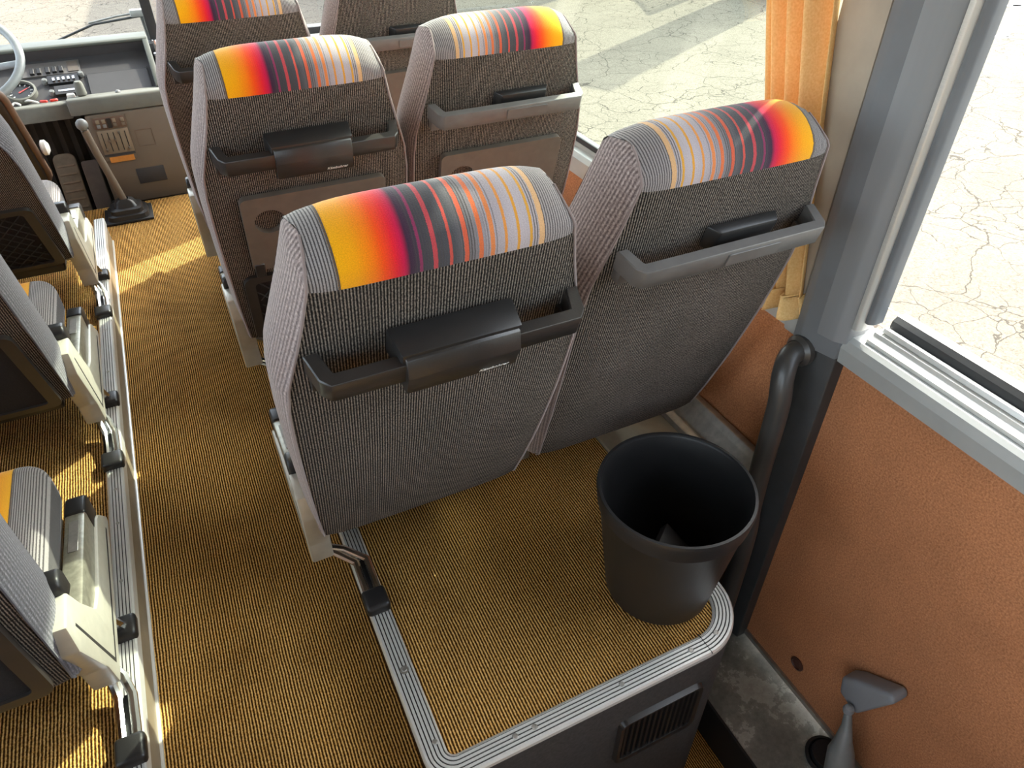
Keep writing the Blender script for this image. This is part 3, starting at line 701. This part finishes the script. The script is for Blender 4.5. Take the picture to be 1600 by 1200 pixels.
make_seat('coach_seat', 'second left-hand seat, sunlit side bracket in the middle of the left edge', 'seat', GR, -0.600, 1.68, 26, 1, 1, 'box', False, 'cloth')
make_seat('coach_seat', 'foremost left-hand seat behind the driver, net pocket on its back', 'seat', GR, -0.600, 2.46, 35, 1, 1, 'box', False, 'net')

# seats of the left rows beside and behind the ones in view; they shade the aisle
make_seat('coach_seat', 'left-hand aisle seat behind the nearest one, below the picture edge', 'seat', GR, -0.600, 0.07, 12, 1, 1, 'box', False, 'cloth')
for y_, lb in ((0.87, 'beside the nearest left-hand seat'), (1.68, 'beside the second left-hand seat'), (2.46, 'beside the foremost left-hand seat'), (0.07, 'behind all others, left of the picture')):
    make_seat('coach_seat', 'left window seat ' + lb, 'seat', GR, -1.10, y_, 14, -1, 0, 'flat', False, 'cloth')

# ================================================================== BIN, CURTAIN, HANDRAIL, STRUT
bn = empty('waste_bin', (0.700, 0.715, ZP)); tag(bn, 'round black plastic waste bin standing on the carpet platform', 'bin')
m = MB(); m.lathe([(0.0005, 0.002), (0.108, 0.002), (0.113, 0.006), (0.146, 0.262), (0.1475, 0.264), (0.1525, 0.298), (0.1515, 0.303), (0.147, 0.303), (0.1445, 0.298), (0.142, 0.262), (0.1095, 0.010), (0.0005, 0.008)], 64, None, False); m.build('body', 'binmat', bn, True)
m = MB(); m.lathe([(0.1470, 0.260), (0.1505, 0.263), (0.1550, 0.299), (0.1530, 0.306), (0.1475, 0.306), (0.1455, 0.298)], 64, None, False); m.build('rim', 'binmat', bn, True)
cb = MB(); cb.box(-0.05, 0.05, -0.04, 0.04, 0.0, 0.022, 0.002); cd = cb.build('empty_carton', 'bar', None, True)
cd.location = (0.735, 0.735, ZP + 0.060); cd.rotation_euler = (0.6, 0.35, 0.7); tag(cd, 'dark flat carton lying inside the black bin', 'carton')

cu = empty('curtain', (1.065, 1.0, 0.575)); tag(cu, 'orange pleated curtain gathered beside the grey pillar', 'curtain')
rows = []; HZ = 26; NXc = 64
def curt(k, h, off):
    z = 0.07 + 1.15 * h / HZ; q = k / NXc
    g = max(0.0, min(1.0, (z - 0.07) / 0.55))                      # gathered below, wider above
    ya = -0.135 + (0.116) * g; yb = -0.035 + 0.165 * g + 0.30 * max(0.0, z - 0.62) ** 1.3
    y = ya + (yb - ya) * q
    amp = 0.022 + 0.006 * g
    x = amp * sin(q * pi * 7.0 + 0.5 * sin(z * 3)) - 0.006 * sin(q * 21 + z * 4) + 0.005
    return Vector((x + off, y, z))
outer_r = [[curt(k, h, 0.0) for k in range(NXc + 1)] for h in range(HZ + 1)]
cm = MB(); cm.grid(outer_r); co = cm.build('cloth', 'curtain', cu, True)
so = co.modifiers.new('thickness', 'SOLIDIFY'); so.thickness = 0.0015
cm = MB(); rows = []
for h in range(5):
    z = 0.07 - 0.045 * h / 4
    rows.append([Vector((0.026 * sin(k / NXc * pi * 7.0) * (1 + 0.12 * h) + 0.005, -0.085 + (k / NXc - 0.5) * (0.10 + 0.012 * h), z + 0.004 * sin(k * 0.5))) for k in range(NXc + 1)])
cm.grid(rows); hm = cm.build('hem', 'curtain', cu, True); so = hm.modifiers.new('thickness', 'SOLIDIFY'); so.thickness = 0.002
cm = MB(); cm.tube([Vector((0.0275 * sin(k / NXc * pi * 7.0) + 0.005, -0.085 + (k / NXc - 0.5) * 0.10, 0.07)) for k in range(NXc + 1)], 0.0022, 6); cm.build('hem_seam', 'curtain', cu, True)

hr = empty('handrail', (1.0, 0.785, -0.44)); tag(hr, 'dark curved handrail fixed to the pillar beside the rear door', 'handrail')
def smooth_path(pts, n=8):
    P = [Vector(p) for p in pts]; out = []
    for i in range(len(P) - 1):
        p0, p1, p2, p3 = P[max(i - 1, 0)], P[i], P[i + 1], P[min(i + 2, len(P) - 1)]
        for k in range(n):
            t = k / n; out.append(0.5 * ((2 * p1) + (-p0 + p2) * t + (2 * p0 - 5 * p1 + 4 * p2 - p3) * t * t + (-p0 + 3 * p1 - 3 * p2 + p3) * t ** 3))
    return out + [P[-1]]
pth = smooth_path([(0.075, 0.035, 0.985), (0.035, 0.03, 0.985), (0.008, 0.012, 0.955), (0.0, -0.006, 0.88), (0.0, -0.010, 0.70), (0.0, -0.016, 0.58), (0.0, -0.026, 0.50), (0.0, -0.030, 0.30), (0.0, -0.030, -0.05)])
m = MB(); m.tube(pth, 0.0235, 16); m.build('tube', 'rail_pad', hr, True)
m = MB(); m.lathe([(0.034, 0), (0.034, 0.012), (0.026, 0.02)], 20, Matrix.Translation((0.072, 0.035, 0.985)) @ Matrix.Rotation(-pi / 2, 4, 'Y')); m.build('mount', 'rail_pad', hr, True)
bx('lower_bracket', 'black', hr, -0.035, 0.03, -0.02, 0.014, 0.52, 0.60, 0.01)

sp = empty('door_strut', (XW - 0.02, 0.36, -0.2)); tag(sp, 'grey door strut with wedge-shaped bracket on the brown door', 'strut')
m = MB(); m.prism([(0.085, 0.045), (0.075, -0.005), (0.02, -0.02), (-0.035, 0.125), (-0.02, 0.14), (0.06, 0.075)], 'x', -0.03, 0.02, 0.010, 3); m.build('bracket', 'pillar', sp, True)
m = MB(); m.lathe([(0.002, -0.014), (0.010, -0.010), (0.013, 0.0), (0.010, 0.010), (0.002, 0.014)], 16, Matrix.Translation((-0.045, 0.03, 0.0))); m.build('ball_joint', 'pillar', sp, True)
m = MB(); m.tube([(-0.045, 0.03, 0.0), (-0.055, 0.012, -0.035), (-0.066, -0.002, -0.07), (-0.072, -0.012, -0.10), (-0.085, -0.05, -0.20), (-0.10, -0.10, -0.245)], [0.008, 0.012, 0.020, 0.030, 0.037, 0.039], 20); m.build('cylinder', 'strut', sp, True)
m = MB(); m.lathe([(0.075, 0.0), (0.078, 0.012), (0.066, 0.016), (0.060, 0.004), (0.055, 0.03), (0.05, 0.03)], 28, Matrix.Translation((1.07, 0.385, -0.449)) @ Matrix.Scale(0.66, 4)); rb_ = m.build('rubber_boot', 'black_rubber', None, True); tag(rb_, 'dark round rubber boot on the scuffed step plate', 'boot')

# ================================================================== COCKPIT
ds = empty('dashboard', (-0.45, 3.6, 0.0)); tag(ds, 'grey dashboard with pale rim, radio and gauges under the windscreen', 'dashboard')
XA, XB = -0.95, 0.475            # local x: world -1.40 .. 0.025
def P4(x, y, z): return Vector((x + 0.45, y - 3.6, z))
# sloping face, from lower tray (y3.78 z.43) up to the rim (y4.06 z.56)
m = MB(); m.prism([(0.17, 0.388), (0.17, 0.418), (0.44, 0.545), (0.50, 0.545), (0.50, 0.388)], 'x', -0.9, 0.465, 0.0); m.build('face', 'dash_dark', ds)
m = MB(); m.prism([(0.412, 0.588), (0.412, 0.598), (0.425, 0.604), (0.53, 0.604), (0.56, 0.58), (0.50, 0.57)], 'x', -0.9, 0.478, 0.004, 2); m.build('top_rim', 'dash_rim', ds, True)
m = MB(); m.prism([(0.436, 0.540), (0.420, 0.589), (0.50, 0.589), (0.50, 0.54)], 'x', -0.9, 0.465); m.build('hood', 'dash_dark', ds)
m = MB(); m.prism([(0.14, 0.388), (0.14, 0.455), (0.42, 0.600), (0.50, 0.600), (0.50, 0.388)], 'x', 0.455, 0.480, 0.006, 2); m.build('end_rim', 'dash_rim', ds, True)
m = MB(); m.prism([(0.07, 0.386), (0.075, 0.448), (0.09, 0.455), (0.19, 0.440), (0.19, 0.386)], 'x', 0.085, 0.478, 0.008, 2); m.build('ledge', 'dash_pale', ds, True)
m = MB(); m.prism([(0.12, 0.365), (0.125, 0.428), (0.14, 0.435), (0.20, 0.425), (0.20, 0.365)], 'x', -0.9, 0.09, 0.006, 2); m.build('ledge', 'dash_pale', ds, True)
SL = math.atan2(0.545 - 0.418, 0.27)
def onface(x, s, h=0.0):                # s 0..1 up the slope, h above it ; world x
    return Vector((x + 0.45, 0.17 + 0.27 * s - h * sin(SL), 0.418 + 0.127 * s + h * cos(SL)))
def fbox(name, mat, x0, x1, s0, s1, h0, h1, parent, bev=0.0):
    t = bmesh.new(); bmesh.ops.create_cube(t, size=1.0)
    for v in t.verts: v.co = Vector(((x0 + x1) / 2 + v.co.x * (x1 - x0), (s0 + s1) / 2 + v.co.y * (s1 - s0), (h0 + h1) / 2 + v.co.z * (h1 - h0)))
    if bev: bmesh.ops.bevel(t, geom=t.edges[:], offset=bev, segments=1, profile=0.5, affect='EDGES')
    for v in t.verts: v.co = onface(v.co.x, v.co.y, v.co.z)
    return MB().add(t).build(name, mat, parent)
gbx = fbox('glovebox_lid', 'dash_dark', -0.265, -0.012, 0.02, 0.52, 0.0, 0.012, ds)
for a in ((-0.272, -0.268, 0.0, 0.58), (-0.010, -0.006, 0.0, 0.58)): fbox('seam', 'black_rubber', a[0], a[1], a[2], a[3], 0.0, 0.006, ds)
fbox('seam', 'black_rubber', -0.268, -0.008, 0.53, 0.555, 0.0, 0.006, ds)
m = MB(); m.lathe([(0.010, 0.0), (0.012, 0.006), (0.006, 0.012)], 14, Matrix.Translation(P4(-0.155, 3.73, 0.447))); m.build('lock_knob', 'strut', ds, True)
pnl = fbox('switch_panel', 'bar', -0.52, -0.285, 0.62, 0.90, 0.0, 0.006, ds)
for k in range(5): fbox('switch', 'black', -0.488 + k * 0.027 + (0.008 if k > 1 else 0), -0.470 + k * 0.027 + (0.008 if k > 1 else 0), 0.65, 0.76, 0.0, 0.016, ds, 0.002)
fbox('display', 'tray', -0.335, -0.292, 0.65, 0.87, 0.004, 0.009, ds)
rd = fbox('radio', 'black', -0.425, -0.30, 0.40, 0.57, 0.0, 0.014, ds)
for k in range(5): fbox('radio_button', 'chrome', -0.405 + k * 0.020, -0.395 + k * 0.020, 0.44, 0.50, 0.012, 0.020, rd)
rd2 = fbox('tape_deck', 'bar_black', -0.405, -0.29, 0.15, 0.33, 0.0, 0.016, ds); fbox('slot', 'chrome', -0.39, -0.31, 0.20, 0.235, 0.014, 0.018, rd2)
for x, s in ((-0.437, 0.48), (-0.288, 0.55), (-0.418, 0.22)):
    m = MB(); m.lathe([(0.012, 0), (0.011, 0.018), (0.008, 0.022)], 14, Matrix.Translation(onface(x, s)) @ Matrix.Rotation(SL, 4, 'X')); m.build('knob', 'strut', ds, True)
gx, gs = -0.535, 0.30
gm = Matrix.Translation(onface(gx, gs, 0.0)) @ Matrix.Rotation(SL, 4, 'X')
m = MB(); m.lathe([(0.062, 0), (0.062, 0.024), (0.054, 0.026), (0.052, 0.014)], 36, gm, False); gg = m.build('gauge_bezel', 'dash_pale', ds, True)
m = MB(); m.lathe([(0.053, 0.012), (0.053, 0.0125)], 36, gm); m.build('gauge_dial', 'black', gg)
for k in range(11):
    a = math.radians(225 - 27 * k); tm = gm @ Matrix.Rotation(a, 4, 'Z'); t = MB()
    q = [(0.036, -0.0022), (0.047, -0.0022), (0.047, 0.0022), (0.036, 0.0022)]; t.face([tm @ Vector((p[0], p[1], 0.0135)) for p in q]); t.build('gauge_mark', 'white', gg)
t = MB(); tm = gm @ Matrix.Rotation(0.6, 4, 'Z'); t.face([tm @ Vector(p) for p in ((-0.01, -0.003, 0.015), (0.04, -0.001, 0.015), (0.04, 0.001, 0.015), (-0.01, 0.003, 0.015))]); t.build('needle', 'red', gg)

# loose things on the ledge
m = MB(); m.lathe([(0.019, 0), (0.022, 0.004), (0.018, 0.050), (0.013, 0.058)], 18); jr = m.build('cap_jar', 'dash_pale', None, True); jr.location = (-0.300, 3.755, 0.4495); tag(jr, 'small pale round cap standing on the dashboard ledge', 'cap')
m = MB(); m.box(-0.016, 0.016, -0.012, 0.012, 0, 0.024, 0.006, 2); jr = m.build('small_knob_box', 'white', None, True); jr.location = (-0.345, 3.765, 0.435); tag(jr, 'small white plastic box on the dashboard ledge', 'box')
for x, rz in ((-0.415, 0.2), (-0.455, -0.4)):
    m = MB(); m.box(-0.016, 0.016, -0.006, 0.006, 0, 0.010, 0.003, 1); o = m.build('red_plug', 'red', None, True); o.location = (x, 3.765, 0.4345); o.rotation_euler = (0, 0, rz); tag(o, 'red plastic plug on the dashboard ledge, ' + ('nearer the white box' if rz > 0 else 'nearer the white cord'), 'plug', 'red plugs on the dashboard ledge')
for i, (x, pts) in enumerate(((-0.475, [(0, 0, 0.004), (-0.03, 0.012, 0.014), (-0.055, 0.03, 0.010)]), (-0.545, [(0, 0, 0.004), (-0.02, 0.01, 0.012), (-0.035, 0.0, 0.004)]))):
    m = MB(); m.tube(smooth_path(pts, 4), 0.0045, 8); o = m.build('white_cord', 'white', None, True); o.location = (x, 3.765, 0.432)
    tag(o, ('longer white cord end' if i == 0 else 'short white cord stub near the gauge') + ' lying on the dashboard ledge', 'cord')

# console with ventilation sliders
cn = empty('console', (-0.15, 3.64, 0.0)); tag(cn, 'taupe console with heater sliders and orange label below the dashboard', 'console')
m = MB(); m.prism([(0.0, -0.02), (0.0, 0.10), (0.022, 0.383), (0.30, 0.383), (0.30, -0.02)], 'x', -0.165, 0.175, 0.006, 2); m.build('body', 'console', cn, True)
cl = math.atan2(0.022, 0.29)
def cbox(name, mat, x0, x1, z0, z1, h0, h1, parent, bev=0.0):
    yb_ = lambda z: 0.022 * max(0, (z - 0.10)) / 0.29
    t = bmesh.new(); bmesh.ops.create_cube(t, size=1.0)
    for v in t.verts: v.co = Vector(((x0 + x1) / 2 + v.co.x * (x1 - x0), (h0 + h1) / 2 * -1 + v.co.y * (h1 - h0), (z0 + z1) / 2 + v.co.z * (z1 - z0)))
    if bev: bmesh.ops.bevel(t, geom=t.edges[:], offset=bev, segments=2, profile=0.5, affect='EDGES')
    for v in t.verts: v.co.y += yb_(v.co.z)
    return MB().add(t).build(name, mat, parent, bev > 0)
hp = cbox('heater_panel', 'console', -0.142, -0.005, 0.185, 0.375, 0.0, 0.004, cn)
sw = cbox('switch_row', 'brown_edge', -0.140, -0.010, 0.325, 0.372, 0.003, 0.007, cn, 0.001)
for k in range(4):
    x = (-0.130, -0.106, -0.064, -0.030)[k]
    cbox('rocker', 'console_lt', x, x + 0.015, 0.348, 0.365, 0.006, 0.011, sw, 0.002); cbox('rocker', 'strut' if k < 2 else 'console', x, x + 0.015, 0.329, 0.345, 0.006, 0.010, sw, 0.002)
cbox('rocker', 'black', -0.086, -0.068, 0.327, 0.368, 0.006, 0.010, sw)
sl = cbox('slider_plate', 'console_lt', -0.138, -0.012, 0.215, 0.318, 0.003, 0.008, cn, 0.002)
for k in range(5):
    x = -0.122 + k * 0.0235; cbox('slot', 'black_rubber', x - 0.0018, x + 0.0018, 0.226, 0.308, 0.007, 0.0088, sl)
    zz = (0.236, 0.272, 0.276, 0.304, 0.232)[k]; cbox('slider_knob', 'console', x - 0.005, x + 0.005, zz - 0.006, zz + 0.006, 0.008, 0.016, sl, 0.002)
cbox('dark_strip', 'dash_dark', -0.140, -0.012, 0.205, 0.215, 0.003, 0.007, cn)
cbox('label_plate', 'orange_label', -0.124, -0.022, 0.176, 0.200, 0.002, 0.005, cn)
for (x0, x1, z0, z1) in ((0.012, 0.082, 0.2985, 0.300), (0.012, 0.082, 0.228, 0.2295), (0.012, 0.0135, 0.228, 0.300), (0.0805, 0.082, 0.228, 0.300)): cbox('seam', 'brown_edge', x0, x1, z0, z1, 0.0, 0.001, cn)
cbox('recess_plate', 'dash_dark', -0.035, 0.085, 0.062, 0.132, 0.0, 0.003, cn, 0.001)

# gear lever
gl_ = empty('gear_lever', (-0.262, 3.45, 0.0)); tag(gl_, 'long grey gear lever with round knob and black rubber boot', 'gear lever')
bx('base_plate', 'black_rubber', gl_, -0.10, 0.10, -0.095, 0.075, 0.0, 0.012, 0.005)
m = MB()
rows = []
for i, (h, sc) in enumerate(((0.012, 1.0), (0.03, 0.95), (0.034, 0.80), (0.05, 0.76), (0.055, 0.55), (0.075, 0.42), (0.085, 0.22))):
    ring = [(p[0] * sc, p[1] * sc - 0.01, h) for p in rrect(-0.085, 0.085, -0.075, 0.075, 0.03, 4)]; rows.append(ring + [ring[0]])
m.grid(rows); m.build('boot', 'black', gl_, True)
m = MB(); m.tube(smooth_path([(0.0, 0.0, 0.06), (-0.012, 0.0, 0.14), (-0.04, 0.0, 0.30), (-0.052, 0.0, 0.39)], 5), 0.0155, 12); m.build('stick', 'console', gl_, True)
m = MB(); m.lathe([(0.002, -0.026), (0.013, -0.022), (0.022, -0.010), (0.024, 0.0), (0.021, 0.011), (0.012, 0.020), (0.002, 0.023)], 20, Matrix.Translation((-0.054, 0.0, 0.415))); m.build('knob', 'strut', gl_, True)

# footwell: pleated panel and pedals
pp = empty('pleated_panel', (-0.50, 3.92, 0.1)); tag(pp, 'grey green pleated panel under the dashboard', 'panel')
rows = []
for z in (-0.2, 0.27): rows.append([(-0.4 + k * 0.025, 0.012 * (1 if k % 2 else -1), z) for k in range(24)])
m = MB(); m.grid(rows); m.build('pleats', 'pleat', pp)
p1 = empty('accelerator_pedal', (-0.475, 3.72, -0.09)); tag(p1, 'worn ribbed metal foot pedal near the pleated panel', 'pedal')
rot = Matrix.Rotation(math.radians(-25), 4, 'X')
m = MB(); m.prism(rrect(-0.048, 0.048, 0.0, 0.30, 0.03, 4), 'y', -0.008, 0.008, 0.003, 1, rot); m.build('plate', 'pedal', p1, True)
for k in range(6):
    m = MB(); z = 0.05 + 0.038 * k; m.prism([(-0.036, z), (0.036, z), (0.036, z + 0.008), (-0.036, z + 0.008)], 'y', -0.014, -0.007, 0, 1, rot); m.build('rib', 'console_lt', p1)
p2 = MB(); p2.prism(rrect(-0.036, 0.036, 0.0, 0.26, 0.012, 3), 'y', -0.008, 0.008, 0.003, 1, Matrix.Rotation(math.radians(-18), 4, 'X')); o = p2.build('brake_pedal', 'bar', None, True); o.location = (-0.372, 3.70, -0.09); tag(o, 'dark flat pedal between the worn pedal and the gear lever', 'pedal')

# steering wheel
sw_ = empty('steering_wheel', (-0.690, 3.62, 0.665)); sw_.rotation_euler = (math.radians(32), 0, 0); tag(sw_, 'pale grey steering wheel at the left edge', 'steering wheel')
Rw = 0.235
m = MB(); m.tube([(Rw * cos(2 * pi * k / 56), Rw * sin(2 * pi * k / 56), 0) for k in range(56)], 0.0165, 12, True); m.build('rim', 'wheel', sw_, True)
for a in (-0.18, pi + 0.18):
    m = MB(); m.tube([(0.03 * cos(a), 0.03 * sin(a), -0.045), (0.12 * cos(a), 0.12 * sin(a), -0.035), (0.235 * cos(a), 0.235 * sin(a), -0.004)], 0.013, 10); m.build('spoke', 'wheel', sw_, True)
m = MB(); m.lathe([(0.05, -0.10), (0.055, -0.05), (0.045, -0.03), (0.01, -0.025)], 24); m.build('hub', 'wheel', sw_, True)
m = MB(); m.tube([(0, 0, -0.08), (0, 0, -0.19)], 0.03, 14); m.build('column', 'dash_dark', sw_, True)

# driver's seat
dv = empty('driver_seat', (-0.76, 3.30, 0.0)); tag(dv, 'driver seat with brown edged backrest at the left edge', 'seat')
lean = Matrix.Translation((0, 0.22, 0.20)) @ Matrix.Rotation(math.radians(36), 4, 'X')
m = MB(); m.prism(rrect(-0.25, 0.25, -0.02, 0.62, 0.10, 6), 'y', -0.055, -0.01, 0.012, 3, lean); m.build('back_shell', 'black', dv, True)
m = MB(); m.prism(rrect(-0.235, 0.235, 0.0, 0.605, 0.09, 6), 'y', -0.012, 0.06, 0.025, 3, lean); m.build('back_cushion', 'lilac', dv, True, lambda p: (p.x, p.z))
m = MB(); m.tube([lean @ Vector((p[0], -0.03, p[1])) for p in rrect(-0.255, 0.255, -0.02, 0.625, 0.10, 6)], 0.016, 10, True); m.build('edge_tube', 'brown_edge', dv, True)
bx('pedestal', 'black', dv, -0.18, 0.18, 0.05, 0.30, 0.0, 0.22, 0.02)
m = MB(); m.lathe([(0.02, 0), (0.03, 0.006), (0.03, 0.02), (0.015, 0.03)], 20, Matrix.Translation((0.275, 0.10, 0.36)) @ Matrix.Rotation(pi / 2, 4, 'Y')); m.build('tilt_knob', 'white', dv, True)

# windscreen wiper (outside) and divider fittings
wp = empty('wiper', (0.02, 4.55, 0.575)); tag(wp, 'grey windscreen wiper lying outside the windscreen', 'wiper')
m = MB(); m.tube([(0.03, 0, 0.02), (-0.22, 0.02, -0.005), (-0.42, 0.03, -0.07)], 0.006, 8); m.build('blade', 'rubber', wp, True)
m = MB(); m.tube([(0.03, 0.01, 0.035), (-0.10, 0.025, 0.022), (-0.24, 0.03, 0.0)], 0.005, 8); m.build('arm', 'strut', wp, True)
bx('pivot', 'sill', wp, -0.035, 0.06, -0.01, 0.03, 0.015, 0.05, 0.008); m = MB(); m.tube([(0.02, 0.01, 0.02), (0.03, -0.04, -0.15), (0.03, -0.09, -0.18)], 0.012, 8); m.build('spindle', 'rubber', wp, True)
fb = empty('divider_bracket', (0.07, 4.34, 0.43)); tag(fb, 'small chrome bracket at the foot of the windscreen divider', 'bracket')
bx('base', 'chrome', fb, -0.03, 0.05, -0.02, 0.03, 0.0, 0.03, 0.006); bx('upright', 'chrome', fb, -0.02, 0.0, -0.012, 0.012, 0.03, 0.09, 0.004); bx('orange_cap', 'orange_label', fb, 0.012, 0.035, -0.012, 0.012, 0.02, 0.05, 0.004)

# ================================================================== OUTSIDE
def ground_line(x0, y0, x1, y1, w):
    d = Vector((x1 - x0, y1 - y0)).normalized(); n_ = Vector((-d.y, d.x)) * w / 2
    m = MB(); m.prism([(x0 + n_.x, y0 + n_.y), (x1 + n_.x, y1 + n_.y), (x1 - n_.x, y1 - n_.y), (x0 - n_.x, y0 - n_.y)], 'z', -1.3, -1.296); return m.build('painted_line', 'white', mk)
mk = empty('lot_marking', (0, 0, 0)); tag(mk, 'white painted lines on the asphalt beyond the door window', 'road marking')
ground_line(11.5, 7.9, 15.6, 5.4, 0.12); ground_line(13.6, 9.5, 18.0, 6.8, 0.12)
for a_, b_ in (((12.15, 7.5), (15.1, 9.3)), ((12.6, 7.2), (15.8, 9.0)), ((13.2, 6.85), (16.5, 8.6))): ground_line(a_[0], a_[1], b_[0], b_[1], 0.14)

saz = Vector((cos(SUN_AZ), sin(SUN_AZ))); 
py_ = empty('shade_slab', (11.24, 11.8, -1.3)); py_.rotation_euler = (0, 0, SUN_AZ); tag(py_, 'tall unseen slab added beyond the lot to cast the blue band of shade', 'shade_caster')  # out-of-view slab, put in only for its band of shade
bx('slab', 'wallpaint', py_, -0.2, 0.2, -0.5, 0.5, 0.0, 5.85, 0.02); bx('cap', 'pillar', py_, -0.24, 0.24, -0.54, 0.54, 5.85, 5.93, 0.01)
rl = empty('railing', (11.85, 13.45, -1.3)); rl.rotation_euler = (0, 0, math.radians(67)); tag(rl, 'unseen bar railing on a landing, added to cast striped shade on the asphalt', 'railing')  # railing out of view, raised on an added landing to place its bar shadows
bx('landing', 'wallpaint', rl, -0.2, 2.2, -0.8, -0.1, 0.0, 2.0, 0.02)
for z in (2.05, 3.5): bx('rail', 'pillar', rl, -0.2, 2.2, -0.03, 0.03, z, z + 0.09, 0.01)
for k in range(15): bx('bar', 'pillar', rl, -0.15 + k * 0.155, -0.10 + k * 0.155, -0.02, 0.02, 2.1, 3.52)
for x in (-0.2, 1.0, 2.1): bx('post', 'pillar', rl, x, x + 0.1, -0.05, 0.05, 0.0, 3.6, 0.01)
bd = empty('shade_building', (4.9, 15.7, -1.3)); bd.rotation_euler = (0, 0, math.radians(-4)); tag(bd, 'plain unseen building added ahead to throw shade on the lot', 'building')  # block out of view, placed so its shadow covers the lot ahead
bx('walls', 'wallpaint', bd, 0, 6.4, 0, 7, 0, 5.0); bx('roof', 'pillar', bd, -0.3, 6.7, -0.3, 7.3, 5.0, 5.3, 0.03)
for k in range(3): bx('window', 'glass', bd, 0.6 + k * 2.0, 1.8 + k * 2.0, -0.04, 0.02, 1.2, 2.8)
